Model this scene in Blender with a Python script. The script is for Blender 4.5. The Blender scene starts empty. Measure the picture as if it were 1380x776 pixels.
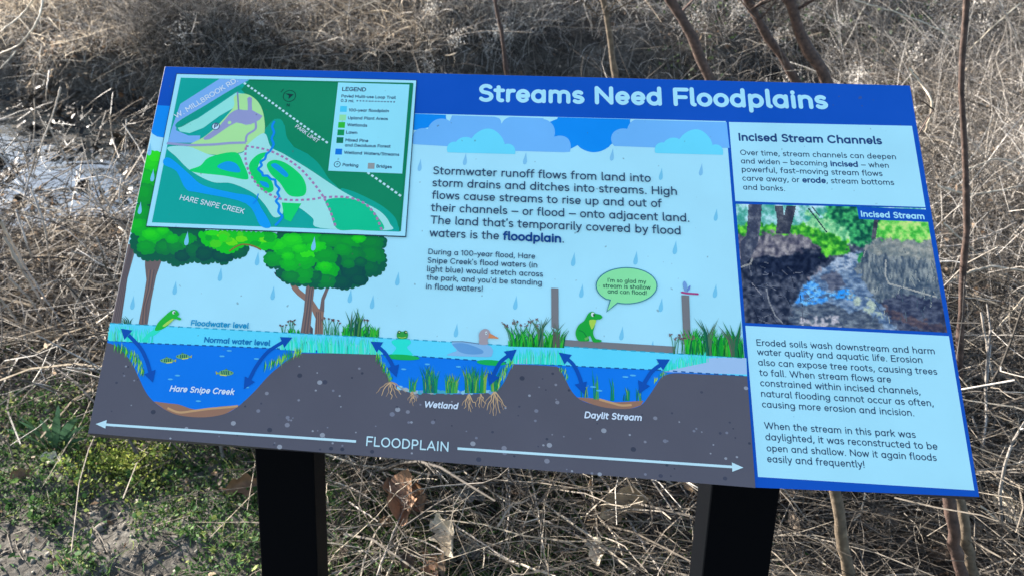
import bpy, math, random
import numpy as np
from mathutils import Matrix, Vector
from mathutils.geometry import tessellate_polygon
random.seed(7)
rng = np.random.default_rng(11)
scene = bpy.context.scene
R_ = math.radians

# ---------------------------------------------------------------- camera
# the panel is 48 x 24 inches, tilted 47 degrees from the horizontal, its centre 1 m above the ground
PW, PH, TILT, PZ = 1.2192, 0.6096, R_(47.25), 1.0
F_PX, PPX, PPY = 1300.0, 538.46, 170.68
CAM_R = [[0.9928858, 0.1190321, -0.0030138], [0.031941, -0.2906429, -0.9562983], [-0.1147062, 0.9493988, -0.2923772]]      # world -> camera (x right, y down, z forward)
CAM_T = [-0.01395, -1.35296, 1.60928]      # camera position
RW = np.array(CAM_R); CP = np.array(CAM_T)
cam_d = bpy.data.cameras.new('camera')
cam = bpy.data.objects.new('camera', cam_d)
scene.collection.objects.link(cam)
M = np.eye(4); M[:3, :3] = RW.T @ np.diag([1, -1, -1]); M[:3, 3] = CP
cam.matrix_world = Matrix(M.tolist())
cam_d.sensor_width = 36.0
cam_d.lens = F_PX / 1380 * 36
cam_d.shift_x = (690 - PPX) / 1380
cam_d.shift_y = (PPY - 388) / 1380
cam_d.clip_start = 0.05; cam_d.clip_end = 500
cam_d.dof.use_dof = True
cam_d.dof.focus_distance = 1.42
cam_d.dof.aperture_fstop = 11.0
scene.camera = cam

# ---------------------------------------------------------------- light
SUN_EL, SUN_AZ = R_(22), R_(-60)        # azimuth from +Y (behind the sign), negative = from the left
world = bpy.data.worlds.new('World'); scene.world = world
world.use_nodes = True
wn = world.node_tree
for n in list(wn.nodes): wn.nodes.remove(n)
wo = wn.nodes.new('ShaderNodeOutputWorld'); bg = wn.nodes.new('ShaderNodeBackground')
sky = wn.nodes.new('ShaderNodeTexSky'); sky.sky_type = 'NISHITA'; sky.sun_disc = False
sky.sun_elevation = SUN_EL; sky.sun_rotation = SUN_AZ
bg.inputs['Strength'].default_value = 0.10
wn.links.new(sky.outputs[0], bg.inputs['Color']); wn.links.new(bg.outputs[0], wo.inputs['Surface'])
sd = bpy.data.lights.new('sun', 'SUN'); sd.energy = 5.0; sd.angle = R_(0.5); sd.color = (1.0, 0.94, 0.86)
so = bpy.data.objects.new('sun', sd); scene.collection.objects.link(so)
sun_dir = Vector((math.sin(SUN_AZ) * math.cos(SUN_EL), math.cos(SUN_AZ) * math.cos(SUN_EL), math.sin(SUN_EL)))
so.rotation_euler = sun_dir.to_track_quat('Z', 'Y').to_euler(); so.location = (0, 0, 20)
vs = scene.view_settings
scene.display_settings.display_device = 'sRGB'
vs.view_transform = 'Standard'; vs.look = 'None'; vs.gamma = 1.0; vs.exposure = 2.02; vs.use_curve_mapping = False
scene.cycles.max_bounces = 6; scene.cycles.diffuse_bounces = 3; scene.cycles.glossy_bounces = 2
scene.cycles.caustics_reflective = False; scene.cycles.caustics_refractive = False

# ---------------------------------------------------------------- helpers
def link(o):
    scene.collection.objects.link(o); return o

def ray(px, py):
    d = RW.T @ np.array([(px - PPX) / F_PX, (py - PPY) / F_PX, 1.0])
    return d
def at(px, py, Y):                       # the point at depth Y (world) on the line of sight of a photo pixel
    d = ray(px, py); t = (Y - CP[1]) / d[1]
    return CP + d * t
def on_ground(px, py, z=0.0):
    d = ray(px, py); t = (z - CP[2]) / d[2]
    return CP + d * t

def tag(o, label=None, cat=None, group=None, kind=None):
    if label: o['label'] = label
    if cat: o['category'] = cat
    if group: o['group'] = group
    if kind: o['kind'] = kind
    return o
def empty(name, loc, label, cat, group=None):
    o = bpy.data.objects.new(name, None); o.location = loc; o.empty_display_size = .1
    link(o); return tag(o, label, cat, group)

def mesh_obj(name, v, f, mats, parent=None, mi=None, smooth=False, face_cols=None):
    me = bpy.data.meshes.new(name)
    v = np.asarray(v, dtype=np.float32)
    if isinstance(f, np.ndarray):
        nf, k = f.shape
        me.vertices.add(len(v)); me.vertices.foreach_set('co', v.ravel())
        me.loops.add(nf * k); me.loops.foreach_set('vertex_index', f.ravel().astype(np.int32))
        me.polygons.add(nf)
        me.polygons.foreach_set('loop_start', np.arange(0, nf * k, k, dtype=np.int32))
    else:
        me.from_pydata(v.tolist(), [], f)
    for m in (mats if isinstance(mats, (list, tuple)) else [mats]): me.materials.append(m)
    if mi is not None: me.polygons.foreach_set('material_index', np.asarray(mi, dtype=np.int32))
    me.update(calc_edges=True)
    if smooth: me.polygons.foreach_set('use_smooth', np.ones(len(me.polygons), dtype=bool))
    if face_cols is not None:
        a = me.attributes.new('ink', 'FLOAT_COLOR', 'FACE')
        c = np.ones((len(face_cols), 4), dtype=np.float32); c[:, :3] = face_cols
        a.data.foreach_set('color', c.ravel())
    o = bpy.data.objects.new(name, me); link(o)
    if parent: o.parent = parent
    return o

def lin(c):
    c = np.asarray(c, dtype=float) / 255
    return np.where(c <= .04045, c / 12.92, ((c + .055) / 1.055) ** 2.4)

def new_mat(name):
    m = bpy.data.materials.new(name); m.use_nodes = True
    nt = m.node_tree; b = nt.nodes['Principled BSDF']
    return m, nt, b
def simple(name, col, rough=.6, spec=.5, metal=0):
    m, nt, b = new_mat(name)
    b.inputs['Base Color'].default_value = (*col, 1); b.inputs['Roughness'].default_value = rough
    b.inputs['Specular IOR Level'].default_value = spec; b.inputs['Metallic'].default_value = metal
    return m
def ramp(nt, stops, interp='LINEAR'):
    r = nt.nodes.new('ShaderNodeValToRGB'); r.color_ramp.interpolation = interp
    e = r.color_ramp.elements
    while len(e) < len(stops): e.new(.5)
    for el, (p, c) in zip(e, stops): el.position = p; el.color = (*c, 1)
    return r
def island_mat(name, stops, rough=.7, transl=0.0, noise=None, spec=.3):
    """each strand, blade or leaf gets its own colour from the ramp; a little streaky noise along it"""
    m, nt, b = new_mat(name)
    g = nt.nodes.new('ShaderNodeNewGeometry'); r = ramp(nt, stops)
    nt.links.new(g.outputs['Random Per Island'], r.inputs['Fac'])
    out = r.outputs['Color']
    tc = nt.nodes.new('ShaderNodeTexCoord'); nz = nt.nodes.new('ShaderNodeTexNoise')
    nz.inputs['Scale'].default_value = noise or 60; nz.inputs['Detail'].default_value = 3
    nt.links.new(tc.outputs['Object'], nz.inputs['Vector'])
    rr = ramp(nt, [(.3, (.55, .55, .55)), (.7, (1.25, 1.25, 1.25))])
    nt.links.new(nz.outputs['Fac'], rr.inputs['Fac'])
    mx = nt.nodes.new('ShaderNodeMix'); mx.data_type = 'RGBA'; mx.blend_type = 'MULTIPLY'; mx.inputs[0].default_value = 1
    nt.links.new(out, mx.inputs[6]); nt.links.new(rr.outputs['Color'], mx.inputs[7])
    out = mx.outputs[2]
    big = nt.nodes.new('ShaderNodeTexNoise'); big.inputs['Scale'].default_value = 1.7; big.inputs['Detail'].default_value = 3   # broad random patches of paler and darker tone
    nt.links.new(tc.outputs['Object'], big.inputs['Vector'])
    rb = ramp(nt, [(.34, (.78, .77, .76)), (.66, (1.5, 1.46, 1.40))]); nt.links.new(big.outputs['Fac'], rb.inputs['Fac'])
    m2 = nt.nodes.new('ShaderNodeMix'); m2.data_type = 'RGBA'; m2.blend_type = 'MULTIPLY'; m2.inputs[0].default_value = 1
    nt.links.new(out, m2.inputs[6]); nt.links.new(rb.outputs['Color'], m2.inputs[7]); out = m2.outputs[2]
    nt.links.new(out, b.inputs['Base Color'])
    b.inputs['Roughness'].default_value = rough; b.inputs['Specular IOR Level'].default_value = spec
    if transl:
        tr = nt.nodes.new('ShaderNodeBsdfTranslucent'); ms = nt.nodes.new('ShaderNodeMixShader'); ms.inputs[0].default_value = transl
        nt.links.new(out, tr.inputs['Color'])
        nt.links.new(b.outputs[0], ms.inputs[1]); nt.links.new(tr.outputs[0], ms.inputs[2])
        nt.links.new(ms.outputs[0], nt.nodes['Material Output'].inputs['Surface'])
    return m

# ================================================================ SIGN
# design plane: the four corners of the panel face, measured on the photograph, give the panel's own 2-D coordinates
_q = [(222, 89.5), (1226.8, 115.3), (1320.5, 669.5), (118.3, 583.5)]
_d = [(-PW/2, PH/2), (PW/2, PH/2), (PW/2, -PH/2), (-PW/2, -PH/2)]
_A = []
for (x, y), (u, v) in zip(_q, _d):
    _A += [[x, y, 1, 0, 0, 0, -u*x, -u*y, -u], [0, 0, 0, x, y, 1, -v*x, -v*y, -v]]
HM = np.linalg.svd(np.array(_A))[2][-1].reshape(3, 3)
def P(x, y):
    a = HM @ np.array([x, y, 1.0]); return (a[0]/a[2], a[1]/a[2])
def ZM(ox, oy, s):
    return lambda pts: [P(ox + x/s, oy + y/s) for x, y in pts]
PX = ZM(0, 0, 1)

# light falling on the panel face, measured once: print colour = seen colour / LIT
LIT = np.array([.54, .775, 1.115])
_inks = {}
def ink(c, rough=.42):
    key = (tuple(c), rough)
    if key in _inks: return _inks[key]
    col = np.clip(lin(c) / LIT, .004, .9)
    m, nt, b = new_mat('print_ink')
    tc = nt.nodes.new('ShaderNodeTexCoord')
    n1 = nt.nodes.new('ShaderNodeTexNoise'); n1.inputs['Scale'].default_value = 95; n1.inputs['Detail'].default_value = 1
    nt.links.new(tc.outputs['Object'], n1.inputs['Vector'])
    r1 = ramp(nt, [(.752, (0, 0, 0)), (.79, (1, 1, 1))]); nt.links.new(n1.outputs['Fac'], r1.inputs['Fac'])
    n2 = nt.nodes.new('ShaderNodeTexNoise'); n2.inputs['Scale'].default_value = 7; n2.inputs['Detail'].default_value = 6
    nt.links.new(tc.outputs['Object'], n2.inputs['Vector'])
    r2 = ramp(nt, [(.35, tuple(col*.96)), (.7, tuple(np.clip(col*1.03+.004, 0, 1)))]); nt.links.new(n2.outputs['Fac'], r2.inputs['Fac'])
    mx = nt.nodes.new('ShaderNodeMix'); mx.data_type = 'RGBA'
    sc = nt.nodes.new('ShaderNodeMath'); sc.operation = 'MULTIPLY'; sc.inputs[1].default_value = .45
    nt.links.new(r1.outputs['Color'], sc.inputs[0]); nt.links.new(sc.outputs[0], mx.inputs[0])
    nt.links.new(r2.outputs['Color'], mx.inputs[6]); mx.inputs[7].default_value = (.10, .11, .10, 1)
    nt.links.new(mx.outputs[2], b.inputs['Base Color'])
    b.inputs['Roughness'].default_value = rough; b.inputs['Specular IOR Level'].default_value = .12
    _inks[key] = m
    return m

LAYER = 0.00003
def smooth_path(pts, n=6, closed=False):
    p = [np.array(q, float) for q in pts]; out = []; N = len(p)
    rngi = range(N if closed else N-1)
    for i in rngi:
        p0 = p[(i-1) % N] if closed or i > 0 else p[0]
        p1 = p[i]; p2 = p[(i+1) % N]
        p3 = p[(i+2) % N] if closed or i+2 < N else p[-1]
        for k in range(n):
            t = k/n
            out.append(.5*((2*p1)+(-p0+p2)*t+(2*p0-5*p1+4*p2-p3)*t*t+(-p0+3*p1-3*p2+p3)*t**3))
    if not closed: out.append(p[-1])
    return [tuple(q) for q in out]

class Art:
    """flat printed shapes in panel coordinates collected into ONE mesh"""
    def __init__(self): self.v = []; self.f = []; self.m = []; self.mats = []; self.top = 0
    def mi(self, c):
        m = ink(c)
        if m not in self.mats: self.mats.append(m)
        return self.mats.index(m)
    def poly(self, pts, c, lev):
        z = lev*LAYER; self.top = max(self.top, lev)
        vs_ = [Vector((p[0], p[1], 0)) for p in pts]
        b = len(self.v); self.v += [(p[0], p[1], z) for p in pts]; k = self.mi(c)
        for t in tessellate_polygon([vs_]):
            a, bb, cc = (pts[i] for i in t)
            ar = (bb[0]-a[0])*(cc[1]-a[1])-(bb[1]-a[1])*(cc[0]-a[0])
            if abs(ar) < 1e-12: continue
            self.f.append(tuple(b+i for i in (t if ar > 0 else t[::-1]))); self.m.append(k)
    def ell(self, c0, rx, ry, c, lev, n=24, rot=0):
        self.poly([(c0[0]+rx*math.cos(a)*math.cos(rot)-ry*math.sin(a)*math.sin(rot), c0[1]+rx*math.cos(a)*math.sin(rot)+ry*math.sin(a)*math.cos(rot)) for a in (2*math.pi*i/n for i in range(n))], c, lev)
    def stroke(self, pts, w, c, lev, caps=False, taper=None):
        pts = [np.array(p[:2], float) for p in pts]
        q = [pts[0]]
        for p in pts[1:]:
            if np.linalg.norm(p-q[-1]) > 1e-7: q.append(p)
        closed = len(q) > 3 and np.linalg.norm(q[0]-q[-1]) < 1e-6
        if len(q) < 2: return
        z = lev*LAYER; self.top = max(self.top, lev); k = self.mi(c); b = len(self.v); n = len(q)
        if closed: q = q[:-1]; n -= 1
        for i in range(n):
            if closed: t0 = q[i]-q[i-1]; t1 = q[(i+1) % n]-q[i]
            else:
                t1 = q[min(i+1, n-1)]-q[min(i, n-2)]; t0 = q[max(i, 1)]-q[max(i-1, 0)]
            t0 = t0/np.linalg.norm(t0); t1 = t1/np.linalg.norm(t1)
            t = t0+t1; L = np.linalg.norm(t)
            t = t/L if L > 1e-3 else t1
            nn = np.array([-t[1], t[0]]); cs = max(.5, abs(np.dot(nn, [-t1[1], t1[0]])))
            hw = w/2 if taper is None else w/2*(1+(taper-1)*i/(n-1))
            o = nn*hw/cs
            self.v += [(*(q[i]+o), z), (*(q[i]-o), z)]
        for i in range(n if closed else n-1):
            a0 = b+2*i; a1 = b+2*((i+1) % n)
            self.f.append((a0, a0+1, a1+1, a1)); self.m.append(k)
        if caps and not closed:
            for e, sgn in ((0, -1), (n-1, 1)):
                t = (q[1]-q[0]) if e == 0 else (q[-1]-q[-2])
                ang = math.atan2(t[1], t[0]); s0 = ang+(math.pi/2 if sgn < 0 else -math.pi/2)
                bb = len(self.v)
                ring = [s0+math.pi*j/6 for j in range(7)]
                self.v += [(q[e][0]+w/2*math.cos(r), q[e][1]+w/2*math.sin(r), z) for r in ring]
                self.f.append(tuple(bb+j for j in range(7))); self.m.append(k)
    def done(self, name, parent):
        return mesh_obj(name, self.v, self.f, self.mats, parent, mi=self.m)

# ---------------------------------------------------------------- lettering: a monoline geometric alphabet
def arc(cx, cy, rx, ry, a0, a1, n=10):
    return [(cx+rx*math.cos(R_(a0+(a1-a0)*i/n)), cy+ry*math.sin(R_(a0+(a1-a0)*i/n))) for i in range(n+1)]
def ring(cx, cy, rx, ry): return arc(cx, cy, rx, ry, 0, 360, 20)
B, X, C, T_ = .04, .47, .66, .69
DOT = lambda x, y: [(x, y-.012), (x, y+.012)]
yc, ry = (B+X)/2, (X-B)/2
GL = {
 'a': (.56, [ring(.26, yc, .19, ry), [(.45, X), (.45, B)]]),
 'b': (.56, [[(.10, T_), (.10, B)], ring(.29, yc, .19, ry)]),
 'c': (.47, [arc(.26, yc, .19, ry, 50, 310, 14)]),
 'd': (.56, [ring(.26, yc, .19, ry), [(.45, T_), (.45, B)]]),
 'e': (.51, [[(.08, yc-.005), (.43, yc-.005)]+arc(.26, yc, .18, ry, 8, 318, 16)]),
 'f': (.32, [[(.12, B), (.12, .55)]+arc(.24, .55, .12, .14, 180, 75, 6), [(.03, X), (.28, X)]]),
 'g': (.56, [ring(.26, yc, .19, ry), [(.45, X), (.45, -.04)]+arc(.26, -.04, .19, .13, 0, -150, 8)]),
 'h': (.54, [[(.10, T_), (.10, B)], arc(.27, .30, .17, .17, 180, 0, 8)+[(.44, B)]]),
 'i': (.20, [[(.10, X), (.10, B)], DOT(.10, .63)]),
 'j': (.20, [[(.10, X), (.10, -.06)]+arc(.01, -.06, .09, .09, 0, -90, 5), DOT(.10, .63)]),
 'k': (.48, [[(.10, T_), (.10, B)], [(.40, X), (.11, .22)], [(.21, .31), (.43, B)]]),
 'l': (.22, [[(.10, T_), (.10, .11)]+arc(.17, .11, .07, .07, 180, 270, 4)]),
 'm': (.82, [[(.10, X), (.10, B)], arc(.255, .32, .155, .15, 180, 0, 8)+[(.41, B)], arc(.565, .32, .155, .15, 180, 0, 8)+[(.72, B)]]),
 'n': (.54, [[(.10, X), (.10, B)], arc(.27, .30, .17, .17, 180, 0, 8)+[(.44, B)]]),
 'o': (.53, [ring(.265, yc, .195, ry)]),
 'p': (.56, [[(.10, X), (.10, -.16)], ring(.29, yc, .19, ry)]),
 'q': (.56, [ring(.26, yc, .19, ry), [(.45, X), (.45, -.16)]]),
 'r': (.34, [[(.10, X), (.10, B)], arc(.26, .30, .16, .17, 180, 75, 6)]),
 's': (.43, [arc(.215, .36, .135, .11, 40, 250, 8)[:-1]+arc(.215, .147, .145, .107, 80, -145, 9)]),
 't': (.34, [[(.13, .61), (.13, .15)]+arc(.24, .15, .11, .11, 180, 285, 6), [(.02, X), (.29, X)]]),
 'u': (.54, [[(.09, X), (.09, .21)]+arc(.26, .21, .17, .17, 180, 360, 8)+[(.43, X)], [(.43, .24), (.43, B)]]),
 'v': (.47, [[(.05, X), (.235, B), (.42, X)]]),
 'w': (.70, [[(.05, X), (.20, B), (.35, X), (.50, B), (.65, X)]]),
 'x': (.46, [[(.06, X), (.40, B)], [(.40, X), (.06, B)]]),
 'y': (.47, [[(.05, X), (.245, B+.02)], [(.42, X), (.19, -.10)]+arc(.10, -.08, .08, .08, -20, -90, 4)]),
 'z': (.44, [[(.07, X), (.37, X), (.07, B), (.38, B)]]),
 'A': (.66, [[(.05, B), (.33, C), (.61, B)], [(.15, .22), (.51, .22)]]),
 'B': (.58, [[(.10, B), (.10, C), (.30, C)]+arc(.30, .515, .14, .145, 90, -90, 8)+[(.10, .37)], [(.32, .37)]+arc(.33, .205, .16, .165, 90, -90, 8)+[(.10, B)]]),
 'C': (.68, [arc(.36, .35, .29, .31, 45, 315, 18)]),
 'D': (.68, [[(.10, B), (.10, C), (.30, C)]+arc(.30, .35, .30, .31, 90, -90, 14)+[(.10, B)]]),
 'E': (.56, [[(.50, C), (.10, C), (.10, B), (.50, B)], [(.11, .36), (.45, .36)]]),
 'F': (.54, [[(.50, C), (.10, C), (.10, B)], [(.11, .34), (.45, .34)]]),
 'G': (.70, [arc(.36, .35, .29, .31, 45, 340, 18)+[(.63, .34), (.40, .34)]]),
 'H': (.68, [[(.10, C), (.10, B)], [(.58, C), (.58, B)], [(.11, .36), (.57, .36)]]),
 'I': (.22, [[(.11, C), (.11, B)]]),
 'K': (.60, [[(.10, C), (.10, B)], [(.52, C), (.11, .28)], [(.25, .41), (.55, B)]]),
 'L': (.52, [[(.10, C), (.10, B), (.47, B)]]),
 'M': (.80, [[(.10, B), (.10, C), (.40, .24), (.70, C), (.70, B)]]),
 'N': (.70, [[(.10, B), (.10, C), (.60, B), (.60, C)]]),
 'O': (.74, [ring(.37, .35, .30, .31)]),
 'P': (.58, [[(.10, B), (.10, C), (.32, C)]+arc(.32, .48, .18, .18, 90, -90, 9)+[(.11, .30)]]),
 'R': (.60, [[(.10, B), (.10, C), (.32, C)]+arc(.32, .48, .18, .18, 90, -90, 9)+[(.11, .30)], [(.34, .29), (.53, B)]]),
 'S': (.56, [arc(.28, .51, .18, .15, 35, 255, 10)[:-1]+arc(.275, .20, .20, .16, 80, -145, 11)]),
 'T': (.58, [[(.04, C), (.54, C)], [(.29, C-.01), (.29, B)]]),
 'U': (.68, [[(.10, C), (.10, .27)]+arc(.34, .27, .24, .23, 180, 360, 12)+[(.58, C)]]),
 'W': (.96, [[(.05, C), (.265, B), (.48, C), (.695, B), (.91, C)]]),
 '0': (.60, [ring(.30, .35, .22, .31)]),
 '1': (.34, [[(.05, .55), (.22, C), (.22, B)]]),
 '3': (.54, [arc(.26, .50, .16, .16, 140, -80, 9), arc(.26, .20, .19, .16, 85, -145, 10)]),
 '.': (.22, [DOT(.11, .045)]), ',': (.22, [[(.12, .07), (.06, -.08)]]),
 '-': (.40, [[(.06, .27), (.34, .27)]]), '\u2013': (.56, [[(.04, .27), (.52, .27)]]),
 "'": (.18, [[(.09, .69), (.08, .56)]]), '(': (.28, [arc(.34, .30, .24, .44, 128, 232, 8)]), ')': (.28, [arc(-.06, .30, .24, .44, 52, -52, 8)]),
 '!': (.22, [[(.11, C), (.11, .22)], DOT(.11, .05)]), '/': (.44, [[(.03, -.04), (.41, .72)]]), ' ': (.27, []),
}
def text_runs(runs, track=0.0):
    """runs: [(text, bold)] -> list of (stroke, bold) and the advance width, in ems"""
    x = 0; out = []
    for s, bold in runs:
        for ch in s:
            w, st = GL[ch]
            k = 1.06 if bold else 1.0
            for p in st: out.append(([(x+a*k, b) for a, b in p], bold))
            x += w*k+track
    return out, x-track
def write(art, line, p0, p1, c, w=.096, wb=.15, lev=200, slant=0, c_bold=None, height=1.0, track=0.02):
    """one line of lettering between two baseline points of the panel (left and right end as measured)"""
    runs = []; bold = False
    for part in line.split('*'):
        if part: runs.append((part, bold))
        bold = not bold
    st, W = text_runs(runs, track)
    xs = [a for p, _ in st for a, _b in p]; lo, hi = min(xs)-.04, max(xs)+.04
    p0 = np.array(p0); p1 = np.array(p1); L = np.linalg.norm(p1-p0); em = L/(hi-lo)
    ux = (p1-p0)/L; uy = np.array([-ux[1], ux[0]])
    for i, (p, bo) in enumerate(st):
        q = [tuple(p0+ux*(a-lo+slant*b)*em+uy*b*em*height) for a, b in p]
        ww = (wb if bo else w)*em; cc = (c_bold or c) if bo else c
        cut = [0]                                   # sharp corners are drawn as two strokes
        for k in range(1, len(q)-1):
            a0 = math.atan2(q[k][1]-q[k-1][1], q[k][0]-q[k-1][0]); a1 = math.atan2(q[k+1][1]-q[k][1], q[k+1][0]-q[k][0])
            if abs((a1-a0+math.pi) % (2*math.pi)-math.pi) > 1.05: cut.append(k)
        cut.append(len(q)-1)
        for n_, (k0, k1) in enumerate(zip(cut[:-1], cut[1:])):
            art.stroke(q[k0:k1+1], ww, cc, lev+((i+2*n_) % 5)*.7, caps=True)
def paragraph(name, parent, lines, c, tr=PX, **kw):
    a = Art()
    for t, x0, y0, x1, y1 in lines:
        write(a, t, tr([(x0, y0)])[0], tr([(x1, y1)])[0], c, **kw)
    return a.done(name, parent)

# ---------------------------------------------------------------- colours as seen on the panel
WHITE = (147, 221, 255); BLUE = (0, 78, 194); TXT = (38, 66, 104); TXTB = (30, 66, 128)
SOIL = (77, 85, 106); DEEP = (0, 116, 238); FLOOD = (82, 206, 255); GRAY = (106, 117, 132); ARROW = (2, 76, 180)

sign = empty('interpretive_sign', (0, 0, 0), 'blue and white nature sign panel on two black square posts', 'sign')
def on_panel(o):
    o.location = (0, 0, PZ); o.rotation_euler = (TILT, 0, 0); return o
black_m, nt_, b_ = new_mat('black_powder_coat')
b_.inputs['Base Color'].default_value = (.0018, .0024, .0036, 1); b_.inputs['Roughness'].default_value = .55; b_.inputs['Specular IOR Level'].default_value = .04
nz_ = nt_.nodes.new('ShaderNodeTexNoise'); nz_.inputs['Scale'].default_value = 900; bp_ = nt_.nodes.new('ShaderNodeBump'); bp_.inputs['Strength'].default_value = .12; bp_.inputs['Distance'].default_value = .002
nt_.links.new(nz_.outputs['Fac'], bp_.inputs['Height']); nt_.links.new(bp_.outputs[0], b_.inputs['Normal'])
edge_m = simple('panel_edge', (.022, .030, .052), .45, .35)

# board: a 12 mm laminate with a small chamfer
def board():
    x, y, t, c = PW/2, PH/2, .036, .0012
    v = []; rings = [(c, 0), (0, -c), (0, -t+c), (c, -t)]
    for ins, z in rings:
        v += [(-x+ins, -y+ins, z), (x-ins, -y+ins, z), (x-ins, y-ins, z), (-x+ins, y-ins, z)]
    f = [(0, 1, 2, 3), (15, 14, 13, 12)]
    for k in range(3):
        for i in range(4):
            a = 4*k+i; b = 4*k+(i+1) % 4
            f.append((a, a+4, b+4, b))
    return on_panel(mesh_obj('panel_board', v, f, edge_m, sign))
board_o = board()

# posts: square black tubes cut off along the underside of the board
def post(pxl, pxr, py):
    Yf = -.035
    a = at(pxl, py, Yf); b = at(pxr, py, Yf)
    x0, x1 = a[0], b[0]; d = .09; r = .004
    tn = math.tan(TILT); under = lambda y: PZ + (y*math.sin(TILT) - .0365)/math.cos(TILT)
    out = []; N = 4
    cs = [(x0+r, Yf+r, 180), (x1-r, Yf+r, 270), (x1-r, Yf+d-r, 0), (x0+r, Yf+d-r, 90)]
    for cx, cy, s in cs:
        for i in range(N): out.append((cx+r*math.cos(R_(s+90*i/(N-1))), cy+r*math.sin(R_(s+90*i/(N-1)))))
    n = len(out)
    v = [(x, y, -.12) for x, y in out]+[(x, y, PZ+(y*math.sin(TILT)-.0365)/math.cos(TILT)) for x, y in out]
    f = [tuple(range(n))[::-1], tuple(range(n, 2*n))]+[(i, (i+1) % n, n+(i+1) % n, n+i) for i in range(n)]
    o = mesh_obj('post', v, f, black_m, sign)
    return o
post(343, 422.5, 612); post(959, 1052.5, 655)

# ---------------------------------------------------------------- title band
def edgeL(y): return 222-(y-89.5)*(222-118.3)/(583.5-89.5)
e = .6
a = Art()
a.poly(PX([(222+e, 90.2), (1226.2, 115.9), (1319.6, 669), (1017.5, 656.3), (978, 163.8), (560, 153.4), (220, 143), (edgeL(142)+e, 142.5)]), BLUE, 6)
title = on_panel(a.done('title_band', sign))
a = Art(); write(a, '*Streams Need Floodplains*', P(646.5, 136.6), P(1115, 146.8), WHITE, wb=.158, lev=12, track=.035)
a.done('lettering', title)

# ---------------------------------------------------------------- flood illustration
a = Art()
a.poly(PX([(edgeL(142)+e, 142), (560, 152.6), (978.6, 163), (1017.5, 655.8), (119.5+e, 582)]), WHITE, 4)
illus = on_panel(a.done('flood_illustration', sign))
Z5 = ZM(110, 300, 2.586); Z6 = ZM(380, 380, 2.985); Z7 = ZM(660, 340, 2.983); Z8 = ZM(200, 270, 3.833)
ZC = ZM(550, 140, 3.136); ZF = ZM(760, 360, 5.52); ZW = ZM(500, 420, 5.173); ZT = ZM(380, 400, 4.85)

def one(name, fn, parent=illus):
    a = Art(); fn(a); return a.done(name, parent)
# clouds
PERI = (97, 174, 252); SKYB = (0, 134, 246); CYA = (92, 208, 255)
def cloud(name_pts, c, lev, closed=True):
    one('cloud', lambda a: a.poly(ZC(name_pts), c, lev))
def bumps(pts, n=8): return smooth_path(pts, n, True)
cloud([(26, 43), (160, 48), (160, 62), (166, 72), (140, 80), (90, 100), (40, 112), (22, 112)], SKYB, 8)
cl = lambda *arcs: [p for A in arcs for p in A]
def hump(x0, y0, x1, y1, h, n=10):
    out = []
    for i in range(n+1):
        t = i/n; s = math.sin(math.pi*t)**.72
        dx, dy = x1-x0, y1-y0; L = math.hypot(dx, dy)
        out.append((x0+dx*t+dy/L*h*s, y0+dy*t-dx/L*h*s))
    return out
cloud(cl([(600, 205)], [(595, 80), (612, 72), (630, 65), (632, 58)], [(940, 66)], hump(938, 70, 918, 112, 8, 5), [(885, 140), (866, 168)], hump(858, 172, 716, 176, 32, 14), [(690, 190)]), SKYB, 8)
cloud(cl([(22, 172)], hump(20, 166, 84, 108, 30), hump(84, 105, 176, 74, 24), [(186, 50), (365, 56)], hump(384, 62, 393, 84, 3, 4), hump(396, 84, 440, 57, 8, 6), [(572, 62)], hump(572, 66, 618, 138, 20), hump(618, 140, 684, 204, 34), [(660, 206), (440, 200), (160, 180)]), PERI, 10)
cloud(cl([(884, 180)], hump(872, 180, 868, 122, 12), hump(868, 122, 926, 108, 8), hump(926, 108, 958, 68, 6, 5), [(1346, 79), (1358, 188), (1040, 186)]), PERI, 10)
for dx, dy, sx in ((0, 0, 1.0), (878, 3, 1.0)):
    pts = cl([(176, 207)], hump(166, 205, 204, 162, 18), hump(204, 160, 268, 148, 12), hump(268, 148, 408, 168, 52, 14), hump(408, 172, 452, 214, 20))
    pts = [(dx+x, dy+y) for x, y in pts]
    if dx: pts = [(min(x, 1352+(y-150)*.08), y) for x, y in pts]
    cloud(pts, CYA, 12)
one('cloud', lambda a: a.poly(PX([(edgeL(142)+.9, 142.3), (229.8, 143.4), (221, 186), (212, 184.5), (206, 181), (edgeL(180)+.9, 178)]), SKYB, 8))

# raindrops
drops = [(566, 223), (627, 215), (708, 214), (825, 209), (891, 235), (945, 229), (965, 290), (564, 320), (910, 334), (857, 348), (773, 350), (562, 350),
         (560.5, 425.5), (615, 445), (583, 330), (695, 408), (784, 392), (838, 449), (879, 468), (891, 411), (964, 392), (502, 407), (472, 399), (536, 376), (347, 349), (297, 370), (236, 388), (368, 395),
         (179, 408), (206, 237), (189, 281), (252, 322), (423, 329), (202, 202)]
for x, y in drops:
    s = .55 if y < 300 else .62
    def fn(a, x=x, y=y, s=s):
        pts = [(0, -16), (1.6, -8), (4.2, 2), (5, 8), (3.6, 13), (0, 15), (-3.6, 13), (-5, 8), (-4.2, 2), (-1.6, -8)]
        a.poly(PX([(x+px*s+(-py*.12)*s, y+py*s) for px, py in pts]), (104, 190, 240) if y > 230 else (112, 186, 240), 26 if y < 345 and x < 520 else 7)
    if x in (560.5, 562, 583, 564): continue
    one('raindrop', fn)

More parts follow.
